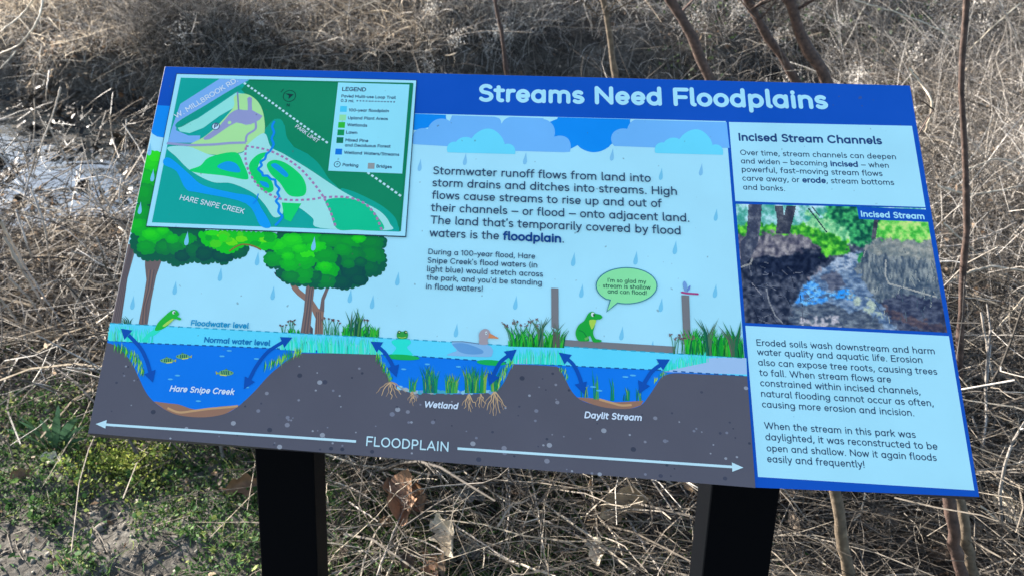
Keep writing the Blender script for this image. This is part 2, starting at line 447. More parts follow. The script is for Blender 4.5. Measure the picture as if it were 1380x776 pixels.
# trees
rt = random.Random(3)
GR = [(0, 74, 76), (0, 92, 74), (0, 118, 66), (2, 142, 58), (8, 165, 50), (16, 190, 42), (40, 214, 36)]
def cloudlet(a, tr, cx, cy, rx, ry, c, lev, nb=9):
    pts = []; ph = rt.random()*6.28
    for b in range(nb):
        a0 = ph+2*math.pi*b/nb; a1 = ph+2*math.pi*(b+1)/nb
        k = .92+rt.random()*.2
        for i in range(5):
            t = i/5; ang = a0+(a1-a0)*t; r = k*(1+.13*math.sin(math.pi*t))
            pts.append((cx+rx*r*math.cos(ang), cy+ry*r*math.sin(ang)))
    a.poly(tr(pts), c, lev)
def mixg(g, t):
    a = np.array(GR[g]); b = np.array(GR[min(6, g+1)]); return tuple(int(v) for v in a+(b-a)*t)
def shade(a, tr, x, y, rx, ry, g, lv):      # the printed highlight of one leaf clump
    cloudlet(a, tr, x-.06*rx, y-.10*ry, rx*.78, ry*.74, mixg(g, .3), lv+.06, 8)
    cloudlet(a, tr, x-.14*rx, y-.22*ry, rx*.52, ry*.46, mixg(g, .6), lv+.12, 7)
def inside(p, poly):
    x, y = p; r = False; n = len(poly)
    for i in range(n):
        x0, y0 = poly[i]; x1, y1 = poly[i-1]
        if (y0 > y) != (y1 > y) and x < (x1-x0)*(y-y0)/(y1-y0)+x0: r = not r
    return r
def scallop(pts, amp=5):
    out = []
    for i in range(len(pts)):
        x0, y0 = pts[i]; x1, y1 = pts[(i+1) % len(pts)]
        L = math.hypot(x1-x0, y1-y0); n = max(1, round(L/(amp*3.4)))
        for k in range(n):
            ax, ay = x0+(x1-x0)*k/n, y0+(y1-y0)*k/n; bx, by = x0+(x1-x0)*(k+1)/n, y0+(y1-y0)*(k+1)/n
            out += hump(ax, ay, bx, by, amp, 5)[:-1]
    return out
def clip_left(pts): return [(max(x, edgeL(y)+1.2), y) for x, y in pts]
PXC = lambda pts: PX(clip_left(pts))
BARK = (100, 96, 104); BARKD = (72, 74, 88); BARKL = (126, 108, 104)

def trunk_far(a):
    a.poly(PX([(edgeL(329)+1.2, 329), (184, 331), (172, 375), (163, 436), (edgeL(436)+1.2, 436)]), BARK, 9)
    for k in range(4): a.stroke(PX([(177+k*1.2-1, 333), (165+k*2-1, 380), (154+k*2.6, 434)]), 1.0*.0011, BARKD, 10)
def tree_left(a):
    pts = [(222, 96), (240, 110), (262, 96), (286, 112), (260, 186), (243, 270), (230, 355), (198, 357), (213, 280), (226, 200), (221, 150)]
    a.poly(Z5(pts), BARK, 9)
    for k in range(4): a.stroke(Z5([(235+k*6, 165), (228+k*5, 230), (218+k*4-5, 290), (206+k*6, 352)]), .0011, BARKD if k % 2 else BARKL, 10)
    base = [(206, 212), (214, 206), (228, 212), (240, 300), (300, 318), (335, 322), (334, 340), (326, 347), (314.8, 348), (302, 357), (290, 352), (278, 356), (262, 352), (250, 355), (236, 359), (225, 352), (215, 350), (196, 351), (184, 343), (176, 330), (180, 300), (190, 260)]
    a.poly(PXC(scallop(base, 2.2)), GR[1], 14)
    lv = 15
    for (x, y, rx, ry, g) in [(205, 222, 14, 12, 5), (200, 240, 13, 12, 4), (196, 262, 12, 14, 3), (190, 288, 12, 12, 3), (186, 305, 12, 11, 4), (210, 320, 22, 14, 4), (198, 333, 13, 9, 3), (222, 333, 12, 9, 2), (204, 316, 12, 7, 5), (238, 332, 12, 11, 2), (252, 324, 12, 9, 3), (262, 338, 13, 11, 1), (246, 345, 9, 7, 0), (276, 342, 12, 9, 0), (284, 328, 12, 9, 1), (300, 345, 13, 8, 0), (318, 338, 12, 7, 1), (232, 322, 8, 6, 4), (308, 330, 8, 6, 2), (209, 211, 10, 7, 6), (219, 311, 8, 5, 5)]:
        def trc(p): return PXC(p)
        cloudlet(a, trc, x, y, rx, ry, GR[g], lv, 8); lv += .3
        shade(a, trc, x, y, rx, ry, g, lv)
def tree_branch(a):   # the bright foliage bridging the two crowns
    base = [(268, 314), (300, 312), (345, 314), (372, 316), (372, 328), (362, 336), (352, 336), (343, 331), (330, 330), (322, 335), (312, 341), (302, 341), (296, 338), (286, 333), (276, 330), (271, 322)]
    a.poly(PX(scallop(base, 2)), GR[5], 24)
    lv = 24.3
    for i in range(20):
        x, y = rt.uniform(276, 366), rt.uniform(314, 330)
        if not inside((x, y), base): continue
        cloudlet(a, PX, x, y, rt.uniform(4, 8), rt.uniform(3, 5), rt.choice([GR[4], GR[5], GR[6], (90, 222, 30), (60, 205, 40)]), lv, 7); lv += .1
    a.stroke(PX(smooth_path([(309, 339), (322, 331), (333, 330), (344, 333), (352, 337)])), .0022, (120, 100, 60), 29)
def tree_right(a):
    main = [(830, 375), (872, 375), (884, 400), (858, 450), (848, 540), (834, 690), (785, 687), (803, 570), (813, 460)]
    a.poly(Z8([(850, 515), (880, 560), (907, 556), (902, 690), (858, 690), (864, 610), (846, 570)]), BARKL, 8)
    a.poly(Z8([(922, 440), (936, 446), (910, 515), (908, 575), (884, 570), (894, 505)]), BARK, 8.4)
    a.poly(Z8([(732, 432), (762, 432), (782, 460), (812, 485), (812, 522), (770, 490), (745, 462)]), BARKL, 8.8)
    a.poly(Z8([(834, 640), (850, 660), (850, 690), (836, 690)]), BARKD, 8.9)
    a.poly(Z8(main), BARK, 9.4)
    for k in range(5): a.stroke(Z8([(838+k*8, 390), (826+k*6, 470), (814+k*7, 560), (796+k*8, 684)]), .0011, BARKD if k % 2 else (120, 106, 104), 10)
    for k in range(3): a.stroke(Z8([(868+k*10, 575), (868+k*12, 685)]), .001, BARKD, 9.2)
    a.poly(Z8([(648, 370), (690, 382), (740, 420), (735, 432), (690, 415), (660, 392)]), (30, 40, 60), 10.5)
    base = [(366, 318), (380, 313), (430, 314), (480, 317), (518, 320), (521, 328), (515, 335), (520, 348), (519, 361), (510, 371), (495, 372), (494, 381), (479, 386), (464, 390), (452, 386), (438, 387), (428, 388), (416, 384), (398, 384), (384, 380), (372, 368), (376, 362), (362, 360), (356, 349), (362, 342), (357, 335), (368, 328)]
    a.poly(PX(scallop(base, 2.4)), GR[1], 14)
    lv = 15
    for (x, y, rx, ry, g) in [(372, 349, 15, 9, 3), (386, 338, 16, 10, 4), (376, 331, 13, 8, 5), (396, 324, 16, 9, 5), (420, 322, 16, 9, 4), (446, 324, 18, 9, 3), (474, 326, 18, 9, 3), (500, 328, 16, 9, 2), (500, 345, 17, 14, 2), (498, 361, 14, 10, 1), (476, 345, 15, 12, 2), (476, 366, 16, 13, 0), (460, 380, 14, 9, 0), (484, 377, 10, 7, 0), (440, 364, 15, 12, 4), (440, 378, 12, 9, 2), (426, 374, 10, 9, 1), (410, 371, 16, 11, 3), (394, 373, 13, 8, 2), (392, 356, 13, 9, 4), (410, 350, 16, 11, 4), (413, 342, 10, 7, 6), (440, 345, 15, 10, 3), (427, 333, 12, 7, 5), (404, 335, 10, 6, 5), (462, 336, 11, 8, 3), (484, 322, 9, 5, 5), (438, 359, 9, 6, 5), (470, 355, 9, 6, 2), (388, 345, 8, 5, 5), (486, 353, 8, 6, 1)]:
        cloudlet(a, PX, x, y, rx, ry, GR[g], lv, 9); lv += .25
        shade(a, PX, x, y, rx, ry, g, lv)
one('tree_picture', trunk_far); one('tree_picture', tree_left); one('foliage_picture', tree_branch); one('tree_picture', tree_right)

# water and soil
top = Z5([(100, 350), (700, 383)])+Z6([(530, 232), (900, 255)])+Z7([(300, 378), (1031, 425)])
nrm = Z5([(91, 410), (240, 420), (655, 437)])+Z6([(530, 297), (830, 318)])+Z7([(400, 460), (670, 472), (1034, 497)])
fl = one('flood_water_band', lambda a: (a.poly(top+nrm[::-1], FLOOD, 40), [a.stroke([tuple(np.array(p)*(1-t)+np.array(q)*t) for t in (k/n, (k+.55)/n)], .0016, (40, 158, 205), 41) for p, q, n in [(top[i], top[i+1], max(1, int(math.hypot(top[i+1][0]-top[i][0], top[i+1][1]-top[i][1])/.013))) for i in range(len(top)-1)] for k in range(n)]))
deepL = nrm+Z7([(1034, 640)])+Z5([(60, 690)])
one('deep_water', lambda a: (a.poly(deepL, DEEP, 32), [a.stroke([tuple(np.array(p)*(1-t)+np.array(q)*t) for t in (k/n, (k+.55)/n)], .0017, (20, 84, 160), 42) for p, q, n in [(nrm[i], nrm[i+1], max(1, int(math.hypot(nrm[i+1][0]-nrm[i][0], nrm[i+1][1]-nrm[i][1])/.011))) for i in range(len(nrm)-1)] for k in range(n)]))
slopeA = Z5(smooth_path([(90, 418), (118, 428), (150, 455), (178, 492), (198, 535), (225, 590), (255, 625), (300, 655), (350, 672), (430, 677), (500, 665), (545, 640), (600, 590), (650, 535), (690, 500), (740, 465), (790, 451)]))
slopeB = Z6([(80, 286), (230, 286), (370, 290)]+smooth_path([(382, 293), (402, 335), (430, 385), (447, 410), (480, 425), (560, 445), (650, 448), (750, 450), (840, 444), (870, 432), (897, 396), (918, 352), (940, 326)]))
slopeC = Z7([(90, 450), (180, 452), (268, 458)]+smooth_path([(282, 466), (302, 505), (330, 558), (365, 592), (420, 612), (480, 625), (560, 627), (608, 613), (640, 575), (668, 533), (692, 500), (735, 486), (800, 487)])+[(1034, 497)])
soil_pts = slopeA+slopeB+slopeC+PX([(1017.8, 656.9), (119.1, 583.3), (edgeL(520)+.2, 520)])
def soil(a):
    a.poly(soil_pts, SOIL, 36)
    rs = random.Random(5)
    for i in range(260):
        x, y = rs.uniform(125, 1015), rs.uniform(470, 650)
        p = P(x, y)
        if inside(p, soil_pts): 
            r = rs.choice([.0012, .0012, .0016, .002, .003, .0038])
            a.ell(p, r, r*.85, rs.choice([(58, 68, 92), (52, 62, 84), (104, 118, 146), (128, 146, 172), (112, 126, 152)]), 37, 9)
one('soil_profile', soil)
LAV = (142, 186, 240)
one('flooded_hill', lambda a: a.poly(Z6(smooth_path([(190, 282), (215, 262), (262, 250), (312, 255), (345, 270), (365, 288)])), LAV, 41))
one('flooded_hill', lambda a: a.poly(Z7(smooth_path([(80, 448), (110, 432), (170, 424), (230, 432), (262, 450)])), LAV, 41))
one('flooded_hill', lambda a: a.poly(Z7(smooth_path([(700, 480), (745, 462), (815, 440), (895, 424), (1030, 424)])+[(1033, 490)]), LAV, 41))
SAND = (134, 110, 100); SANDL = (172, 150, 120)
def bedA(a):
    a.poly(Z5(smooth_path([(255, 622), (300, 628), (340, 633), (385, 648), (430, 652), (480, 640), (548, 636)])+smooth_path([(545, 640), (500, 665), (430, 677), (350, 672), (300, 655), (255, 625)])), SAND, 38)
    a.stroke(Z5(smooth_path([(300, 645), (340, 660), (390, 655), (440, 648), (500, 643), (545, 638)])), .003, SANDL, 39)
def bedC(a):
    a.poly(Z7(smooth_path([(352, 582), (390, 584), (440, 588), (490, 600), (540, 600), (618, 595)])+smooth_path([(608, 613), (560, 627), (480, 625), (420, 612), (365, 592)])), SAND, 38)
    a.stroke(Z7(smooth_path([(440, 590), (490, 604), (530, 614), (570, 612)])), .003, SANDL, 39)
def bedB(a):
    rs = random.Random(2)
    for i in range(34):
        x = 475+i*11.5; y = 426+(x-470)*.32 if x < 530 else 444+rs.uniform(-3, 3)
        a.ell(Z6([(x, y-3)])[0], .0042*rs.uniform(.6, 1.2), .003*rs.uniform(.6, 1.1), rs.choice([(120, 190, 230), (90, 150, 210), (140, 170, 190), (60, 160, 200)]), 38+.1*(i % 3), 10)
one('stream_bed', bedA); one('stream_bed', bedC); one('pebble_bed', bedB)

# plants
rp = random.Random(9)
def blades(a, tr, x0, y0, x1, y1, n, h0, h1, cols, lev, spread=.5, w=2.2, up=True):
    for i in range(n):
        t = rp.random(); bx, by = x0+(x1-x0)*t, y0+(y1-y0)*t
        h = rp.uniform(h0, h1); dx = rp.uniform(-spread, spread)*h
        c = rp.choice(cols); ww = w*rp.uniform(.6, 1.2)
        m = (bx+dx*.28, by-h*.6); e_ = (bx+dx, by-h)
        pts = [(bx-ww/2, by), (m[0]-ww*.42, m[1]), e_, (m[0]+ww*.42, m[1]), (bx+ww/2, by)]
        a.poly(tr(pts), c, lev+(i % 12)*.12)
def sedge(a, tr, x, y, n, h, lev, c=(110, 100, 110), s=1.0):
    for i in range(n):
        dx = rp.uniform(-.32, .32)*h; hh = h*rp.uniform(.75, 1.05); bx = x+rp.uniform(-8, 8)*s
        a.stroke(tr([(bx, y), (bx+dx*.4, y-hh*.6), (bx+dx, y-hh)]), .0009, (40, 120, 80), lev)
        for k in range(6): a.ell(tr([(bx+dx+rp.uniform(-5, 5)*s, y-hh+rp.uniform(-4, 5)*s)])[0], .0011, .0008, c, lev+.4, 6)
GG = [(8, 120, 60), (12, 150, 48), (28, 180, 50), (4, 96, 66), (60, 170, 60)]
GD = [(20, 100, 80), (10, 84, 70), (70, 110, 90)]
def plantL(a): blades(a, PX, 164, 439, 176, 439, 9, 6, 15, GD, 30, .8, 1.6)
def plantT1(a):
    blades(a, ZT, 40, 236, 120, 240, 26, 12, 40, GG, 30, .5, 6); sedge(a, ZT, 62, 236, 5, 80, 30); sedge(a, ZT, 10, 234, 3, 50, 30)
def plantT2(a):
    blades(a, ZT, 275, 246, 375, 250, 20, 20, 90, [(60, 150, 110), (30, 130, 80)], 30, .25, 4); sedge(a, ZT, 300, 245, 4, 120, 30); sedge(a, ZT, 350, 247, 4, 100, 30)
def plantT3(a):
    blades(a, ZT, 395, 252, 630, 266, 110, 24, 95, GG, 30, .55, 11); blades(a, ZT, 450, 256, 520, 258, 16, 120, 205, GD+[(60, 130, 70)], 32, .32, 11); sedge(a, ZT, 550, 255, 3, 110, 31)
def plantM(a):
    blades(a, Z7, 75, 378, 300, 384, 150, 20, 85, GG, 43, .5, 7); blades(a, Z7, 195, 378, 215, 380, 9, 90, 128, GD, 45, .5, 8); blades(a, Z7, 255, 382, 280, 382, 9, 70, 110, [(80, 84, 90), (60, 110, 80)], 45, .6, 7)
    for x in (90, 125, 155): sedge(a, Z7, x, 376, 4, 105, 44, s=1.3)
def Z7R(pts):
    return PX([(min(660+x/2.983, 977+(340+y/2.983-164)*.0805), 340+y/2.983) for x, y in pts])
def plantR(a):
    blades(a, Z7R, 790, 408, 1026, 424, 230, 40, 112, GG, 43, .42, 8); blades(a, Z7R, 868, 415, 890, 415, 11, 110, 160, GD, 46, .5, 9); blades(a, Z7R, 970, 420, 990, 420, 11, 100, 150, [(60, 96, 80), (84, 96, 90), (16, 110, 70)], 46, .5, 9)
    for x in (745, 775, 800): sedge(a, Z7R, x, 408, 4, 78, 44, s=1.2)
for f in (plantL, plantT1, plantT2, plantT3, plantM, plantR): one('plant_picture', f)
CYG = [(40, 226, 214), (60, 232, 226), (30, 214, 200), (90, 232, 240), (70, 220, 190)]
def flooded(a, tr, x0, y0, x1, y1, n, h): blades(a, tr, x0, y0, x1, y1, n, h*.5, h, CYG, 44, .22, 5)
def fl1(a): flooded(a, Z5, 98, 412, 250, 418, 80, 62)
def fl2(a): flooded(a, Z5, 690, 442, 790, 448, 50, 56); flooded(a, Z6, 70, 282, 400, 292, 190, 78)
def fl3(a): flooded(a, Z7, 65, 446, 300, 452, 130, 70)
def fl4(a): flooded(a, Z7, 700, 478, 880, 440, 90, 50)
for f in (fl1, fl2, fl3, fl4): one('flooded_grass', f)
BK = [(60, 190, 60), (110, 200, 70), (20, 150, 70), (150, 210, 90), (10, 120, 70)]
def bank(a, tr, pts, n, h, w):
    pts = smooth_path(pts, 8)
    for i in range(n):
        x, y = rp.choice(pts); dx = rp.uniform(-.5, .5)*w*2; hh = rp.uniform(.5, 1)*h; c = rp.choice(BK)
        x += rp.uniform(-1, 1)*w; 
        a.poly(tr([(x-w*.25, y-hh*.5), (x+dx*.4, y-hh*.1), (x+dx, y+hh*.6), (x+dx*.2+w*.2, y)]), c, 46+(i % 10)*.12)
one('bank_grass', lambda a: bank(a, Z5, [(120, 430), (165, 450), (195, 480), (212, 520)], 110, 42, 10))
one('bank_grass', lambda a: bank(a, Z5, [(650, 500), (690, 480), (730, 458), (770, 448)], 70, 44, 10))
one('bank_grass', lambda a: bank(a, Z6, [(385, 292), (400, 320), (418, 350), (440, 390)], 60, 36, 9))
one('bank_grass', lambda a: bank(a, Z6, [(870, 420), (890, 380), (905, 345), (925, 322)], 60, 46, 9))
one('bank_grass', lambda a: bank(a, Z7, [(280, 462), (300, 478), (312, 500)], 24, 30, 8))
one('bank_grass', lambda a: bank(a, Z7, [(665, 515), (685, 495), (705, 485)], 24, 30, 8))
WP = [(10, 120, 110), (20, 140, 90), (60, 160, 80), (16, 100, 120), (120, 170, 70)]
def weeds(a, tr, xs, y, h, n, w=5, sp=.3):
    for x in xs: blades(a, tr, x-14, y, x+14, y, n, h*.5, h, WP, 40, sp, w)
one('water_plant', lambda a: weeds(a, Z6, [585, 610], 446, 118, 34)); one('water_plant', lambda a: weeds(a, Z6, [672, 690], 446, 84, 24))
one('water_plant', lambda a: weeds(a, Z6, [750, 775, 805], 446, 116, 26)); one('water_plant', lambda a: weeds(a, Z6, [525], 440, 70, 12)); one('water_plant', lambda a: weeds(a, Z6, [855], 440, 110, 20))
one('water_plant', lambda a: (weeds(a, Z7, [380], 582, 70, 6), weeds(a, Z7, [432], 590, 140, 6, sp=.12), weeds(a, Z7, [500], 596, 100, 5), weeds(a, Z7, [550, 595], 596, 62, 7)))
one('lily_pad', lambda a: a.ell(Z6([(483, 302)])[0], .026, .004, (20, 170, 90), 47)); one('lily_pad', lambda a: a.ell(Z6([(842, 324)])[0], .021, .004, (20, 170, 90), 47))
def roots(a, x, y, n, L, sp, tr=Z6):
    rr = random.Random(int(x))
    for i in range(n):
        ang = (i+.5)/n*2-1; dx = ang*sp; pts = [(x, y)]
        for k in range(1, 6): pts.append((x+dx*(k/5)**.8+rr.uniform(-4, 4), y+L*(k/5)*(1-.45*abs(ang))+rr.uniform(-4, 4)))
        a.stroke(tr(smooth_path(pts, 3)), .0017, (178, 164, 136) if i % 2 else (150, 138, 122), 39+.1*i, taper=.4)
one('root_picture', lambda a: (roots(a, 440, 402, 7, 70, 72), roots(a, 525, 440, 5, 55, 22)))
one('root_picture', lambda a: roots(a, 752, 450, 6, 75, 32)); one('root_picture', lambda a: roots(a, 800, 450, 4, 60, 24)); one('root_picture', lambda a: roots(a, 855, 440, 8, 105, 54))

# animals
def frog_sit(a):
    body = smooth_path([(165, 372), (185, 342), (212, 330), (238, 346), (270, 353), (286, 372), (268, 388), (238, 394), (228, 440), (216, 488), (232, 528), (262, 538), (281, 546), (266, 556), (218, 556), (200, 520), (192, 508), (182, 522), (188, 546), (150, 550), (112, 548), (92, 522), (87, 480), (108, 432), (148, 400)], 4, True)
    a.poly(ZF(body), (22, 160, 62), 48)
    a.poly(ZF(smooth_path([(194, 392), (238, 394), (228, 430), (208, 462), (196, 440), (188, 412)], 4, True)), (150, 204, 84), 49)
    a.ell(ZF([(214, 352)])[0], .0026, .0032, (190, 228, 240), 50); a.ell(ZF([(222, 356)])[0], .0012, .002, (20, 70, 40), 51)
    a.poly(ZF([(150, 530), (180, 510), (185, 530), (160, 545)]), (90, 170, 90), 49)
    a.stroke(ZF(smooth_path([(108, 470), (140, 480), (170, 520)])), .0012, (10, 120, 60), 50)
def frog_jump(a):
    a.poly(Z5(smooth_path([(256, 374), (268, 348), (292, 324), (316, 305), (332, 306), (341, 320), (334, 327), (347, 333), (344, 340), (326, 336), (310, 350), (294, 364), (274, 374)], 4, True)), (30, 176, 62), 48)
    a.poly(Z5(smooth_path([(284, 358), (310, 338), (322, 336), (306, 352), (290, 362)], 4, True)), (150, 206, 96), 49)
    a.ell(Z5([(322, 313)])[0], .0022, .0026, (200, 236, 240), 50); a.ell(Z5([(324, 314)])[0], .001, .0014, (20, 70, 40), 51)
    a.poly(Z5(smooth_path([(256, 372), (276, 374), (256, 392), (238, 398), (224, 416), (212, 410), (226, 392), (240, 380)], 4, True)), (40, 214, 200), 46)
def frog_swim(a):
    a.poly(ZW(smooth_path([(182, 192), (256, 192), (278, 208), (272, 226), (252, 250), (286, 290), (276, 304), (152, 304), (150, 290), (176, 252), (150, 222), (146, 204)], 4, True)), (36, 220, 214), 46)
    a.poly(ZW(smooth_path([(180, 165), (184, 145), (196, 130), (212, 138), (226, 138), (242, 130), (255, 145), (258, 165), (250, 184), (218, 190), (188, 184)], 4, True)), (40, 150, 70), 48)
    for x in (196, 243): a.ell(ZW([(x, 143)])[0], .0024, .0024, (20, 84, 60), 49); a.ell(ZW([(x+2, 142)])[0], .001, .001, (180, 220, 160), 50)
    a.stroke(ZW(smooth_path([(192, 176), (218, 182), (246, 175)])), .001, (150, 200, 100), 49)
def duck(a):
    a.poly(ZW(smooth_path([(530, 302), (562, 285), (598, 270), (575, 240), (566, 212), (640, 208), (700, 216), (755, 224), (800, 226), (832, 240), (850, 268), (846, 292), (826, 314), (700, 312), (600, 308)], 4, True)), (118, 178, 236), 46)
    a.poly(ZW(smooth_path([(570, 224), (640, 218), (720, 240), (780, 270), (770, 292), (690, 296), (620, 280), (590, 250)], 4, True)), (88, 152, 220), 47)
    a.stroke(ZW([(562, 208), (640, 208), (700, 216), (756, 224)]), .0012, (90, 120, 160), 48)
    a.poly(ZW(smooth_path([(758, 226), (754, 190), (752, 160), (764, 136), (786, 121), (808, 121), (826, 136), (832, 160), (822, 182), (812, 196), (814, 226)], 4, True)), (146, 150, 172), 49)
    a.poly(ZW([(826, 148), (850, 162), (890, 182), (886, 188), (850, 185), (816, 184)]), (226, 132, 100), 50)
    a.ell(ZW([(803, 148)])[0], .0015, .0026, (210, 232, 240), 51); a.ell(ZW([(803, 149)])[0], .0007, .001, (20, 30, 50), 52)
for f in (frog_sit, frog_jump, frog_swim): one('frog_picture', f)
one('duck_picture', duck)
def fish(x, y, s, d=1):
    def fn(a):
        t = lambda pts: Z5([(x+d*px*s, y+py*s) for px, py in pts])
        a.poly(t(smooth_path([(-28, 2), (-14, -9), (4, -11), (22, -6), (30, 0), (22, 7), (2, 11), (-16, 8)], 4, True)), (96, 164, 120), 46)
        a.poly(t([(-26, 1), (-36, -7), (-34, 7)]), (150, 170, 80), 46); a.poly(t([(-6, -10), (4, -17), (10, -9)]), (60, 130, 110), 45.5)
        for k in range(4): a.stroke(t([(-14+k*8, -8), (-12+k*8, 6)]), .0016, (20, 90, 90), 47)
        a.stroke(t([(-20, 7), (4, 10)]), .0014, (210, 210, 90), 47.4)
        a.ell(t([(23, -1)])[0], .0008, .0008, (10, 40, 60), 48)
    one('fish_picture', fn)
fish(300, 480, .85, -1); fish(355, 466, .85, -1); fish(502, 523, .95)
GLINTS = [(Z5, ((490, 465), (515, 446), (310, 545), (335, 532), (408, 621), (610, 474), (575, 573)), .0042), (Z7, ((545, 500), (575, 494), (440, 555), (415, 540)), .0046), (Z6, ((490, 350), (585, 330), (710, 340)), .004)]
for tr_, spots, rx_ in GLINTS:
    for s_ in spots: one('water_glint', lambda a: a.ell(tr_([s_])[0], rx_, .0013, (72, 172, 240), 46, 8))
# boardwalk, dragonfly, bubble
one('boardwalk_picture', lambda a: (a.poly(Z7([(285, 350), (745, 378), (745, 406), (285, 376)]), GRAY, 30), a.poly(Z7([(247, 144), (276, 145), (277, 312), (248, 300)]), GRAY, 31), a.poly(Z7([(770, 172), (801, 174), (808, 362), (779, 370)]), GRAY, 31)))
one('dragonfly_picture', lambda a: (a.stroke(Z7([(772, 161), (790, 165), (836, 168)]), .0028, (150, 60, 130), 33, True), a.poly(Z7(smooth_path([(785, 160), (776, 130), (783, 116), (793, 135)], 4, True)), (100, 150, 220), 32), a.poly(Z7(smooth_path([(790, 161), (796, 143), (806, 133), (803, 150)], 4, True)), (90, 130, 210), 32)))
def bubble(a):
    pts = [(465+226*math.cos(R_(t)), 140+133*math.sin(R_(t))) for t in range(108, 468, 8)]
    pts = [p for p in pts if not (338 < p[0] < 400 and p[1] > 200)]
    k = min(range(len(pts)), key=lambda i: math.hypot(pts[i][0]-395, pts[i][1]-268))
    pts = pts[:k+1]+[(398, 266), (318, 332), (345, 244)]+pts[k+1:]
    pts = sorted(pts[:0]) or pts
    a.poly(ZF(pts), (122, 224, 168), 50); a.stroke(ZF(pts+[pts[0]]), .0013, (40, 110, 150), 51)
bub = one('speech_bubble', bubble)
paragraph('lettering', illus, [("I'm so glad my", 819, 380.6, 870.5, 382.6), ("stream is shallow", 812.6, 387.8, 876.5, 390.3), ("and can flood!", 818.8, 395.4, 871.2, 397.6)], (24, 74, 72), lev=56, w=.10)
# level arrows
def larrow(tr, pts, t0, t1):
    def fn(a):
        p = smooth_path(tr(pts), 8)
        a.stroke(p, .0052, ARROW, 54)
        for tip, q in ((tr([t0])[0], p[0]), (tr([t1])[0], p[-1])):
            d = np.array(tip)-np.array(q); L = np.linalg.norm(d); d /= L; n = np.array([-d[1], d[0]])
            base = np.array(tip)-d*.0165
            a.poly([tip, tuple(base+n*.0088), tuple(base-n*.0088)], ARROW, 55)
    one('level_arrow', fn)
larrow(Z5, [(165, 392), (205, 435), (228, 480), (240, 522)], (138, 369), (249, 556))
larrow(Z5, [(705, 414), (650, 450), (610, 500), (585, 548)], (735, 400), (566, 580))
larrow(Z6, [(378, 252), (415, 285), (440, 325), (453, 355)], (357, 239), (461, 382))
larrow(Z6, [(922, 288), (880, 320), (858, 358), (844, 390)], (944, 271), (834, 417))
larrow(Z7, [(298, 418), (335, 450), (360, 500), (371, 542)], (277, 402), (380, 571))
larrow(Z7, [(700, 442), (655, 475), (630, 510), (612, 542)], (723, 430), (601, 567))
LW = (168, 232, 248)
def span(a):
    a.stroke(PX([(142, 571.7), (480, 594.4)]), .0034, LW, 50); a.stroke(PX([(616.6, 604), (988, 628.8)]), .0034, LW, 50)
    a.poly(PX([(129.5, 571), (144.5, 565.5), (142.5, 577)]), LW, 51); a.poly(PX([(1001.5, 629.6), (986, 622.6), (986.6, 635.2)]), LW, 51)
one('span_arrow', span)
paragraph('lettering', illus, [('*FLOODPLAIN*', 494, 606.8, 604, 607.9)], LW, lev=52, wb=.10, track=.06) if 0 else paragraph('lettering', illus, [('FLOODPLAIN', 493.6, 600.4, 604, 608.2)], LW, lev=52, w=.105, track=.05)
for l_ in [('*Hare Snipe Creek*', 229, 526.8, 315, 531.6), ('*Wetland*', 571.4, 548.4, 616, 550.9), ('*Daylit Stream*', 787.6, 562.8, 863.8, 566.6)]: paragraph('lettering', illus, [l_], (196, 240, 255), lev=56, slant=.2, wb=.15)
paragraph('lettering', illus, [('*Floodwater level*', 257.6, 438.6, 335, 442.6)], (0, 140, 206), lev=56, wb=.14)
paragraph('lettering', illus, [('*Normal water level*', 275.5, 461, 363.8, 465.8)], (0, 108, 188), lev=56, wb=.14)
paragraph('lettering', illus, [
 ('Stormwater runoff flows from land into', 584, 235.6, 876.9, 246.2), ('storm drains and ditches into streams. High', 582.8, 252, 912, 263.9),
 ('flows cause streams to rise up and out of', 582, 268.6, 891.9, 280.3), ('their channels \u2013 or flood \u2013 onto adjacent land.', 580.4, 285.3, 928.7, 299.8),
 ("The land that's temporarily covered by flood", 579.8, 302.2, 917, 316.9), ('waters is the *floodplain*.', 578.8, 319.4, 759.6, 327.8)], TXT, lev=56, w=.096, c_bold=(10, 62, 140))
paragraph('lettering', illus, [
 ('During a 100-year flood, Hare', 577.3, 343, 721, 349.5), ("Snipe Creek's flood waters (in", 576.4, 354.9, 723.9, 361.3), ('light blue) would stretch across', 575.6, 366.3, 731.5, 373.5),
 ("the park, and you'd be standing", 574.8, 377.7, 730, 384.8), ('in flood waters!', 574.1, 389.6, 650.2, 393.3)], TXT, lev=56, w=.096)

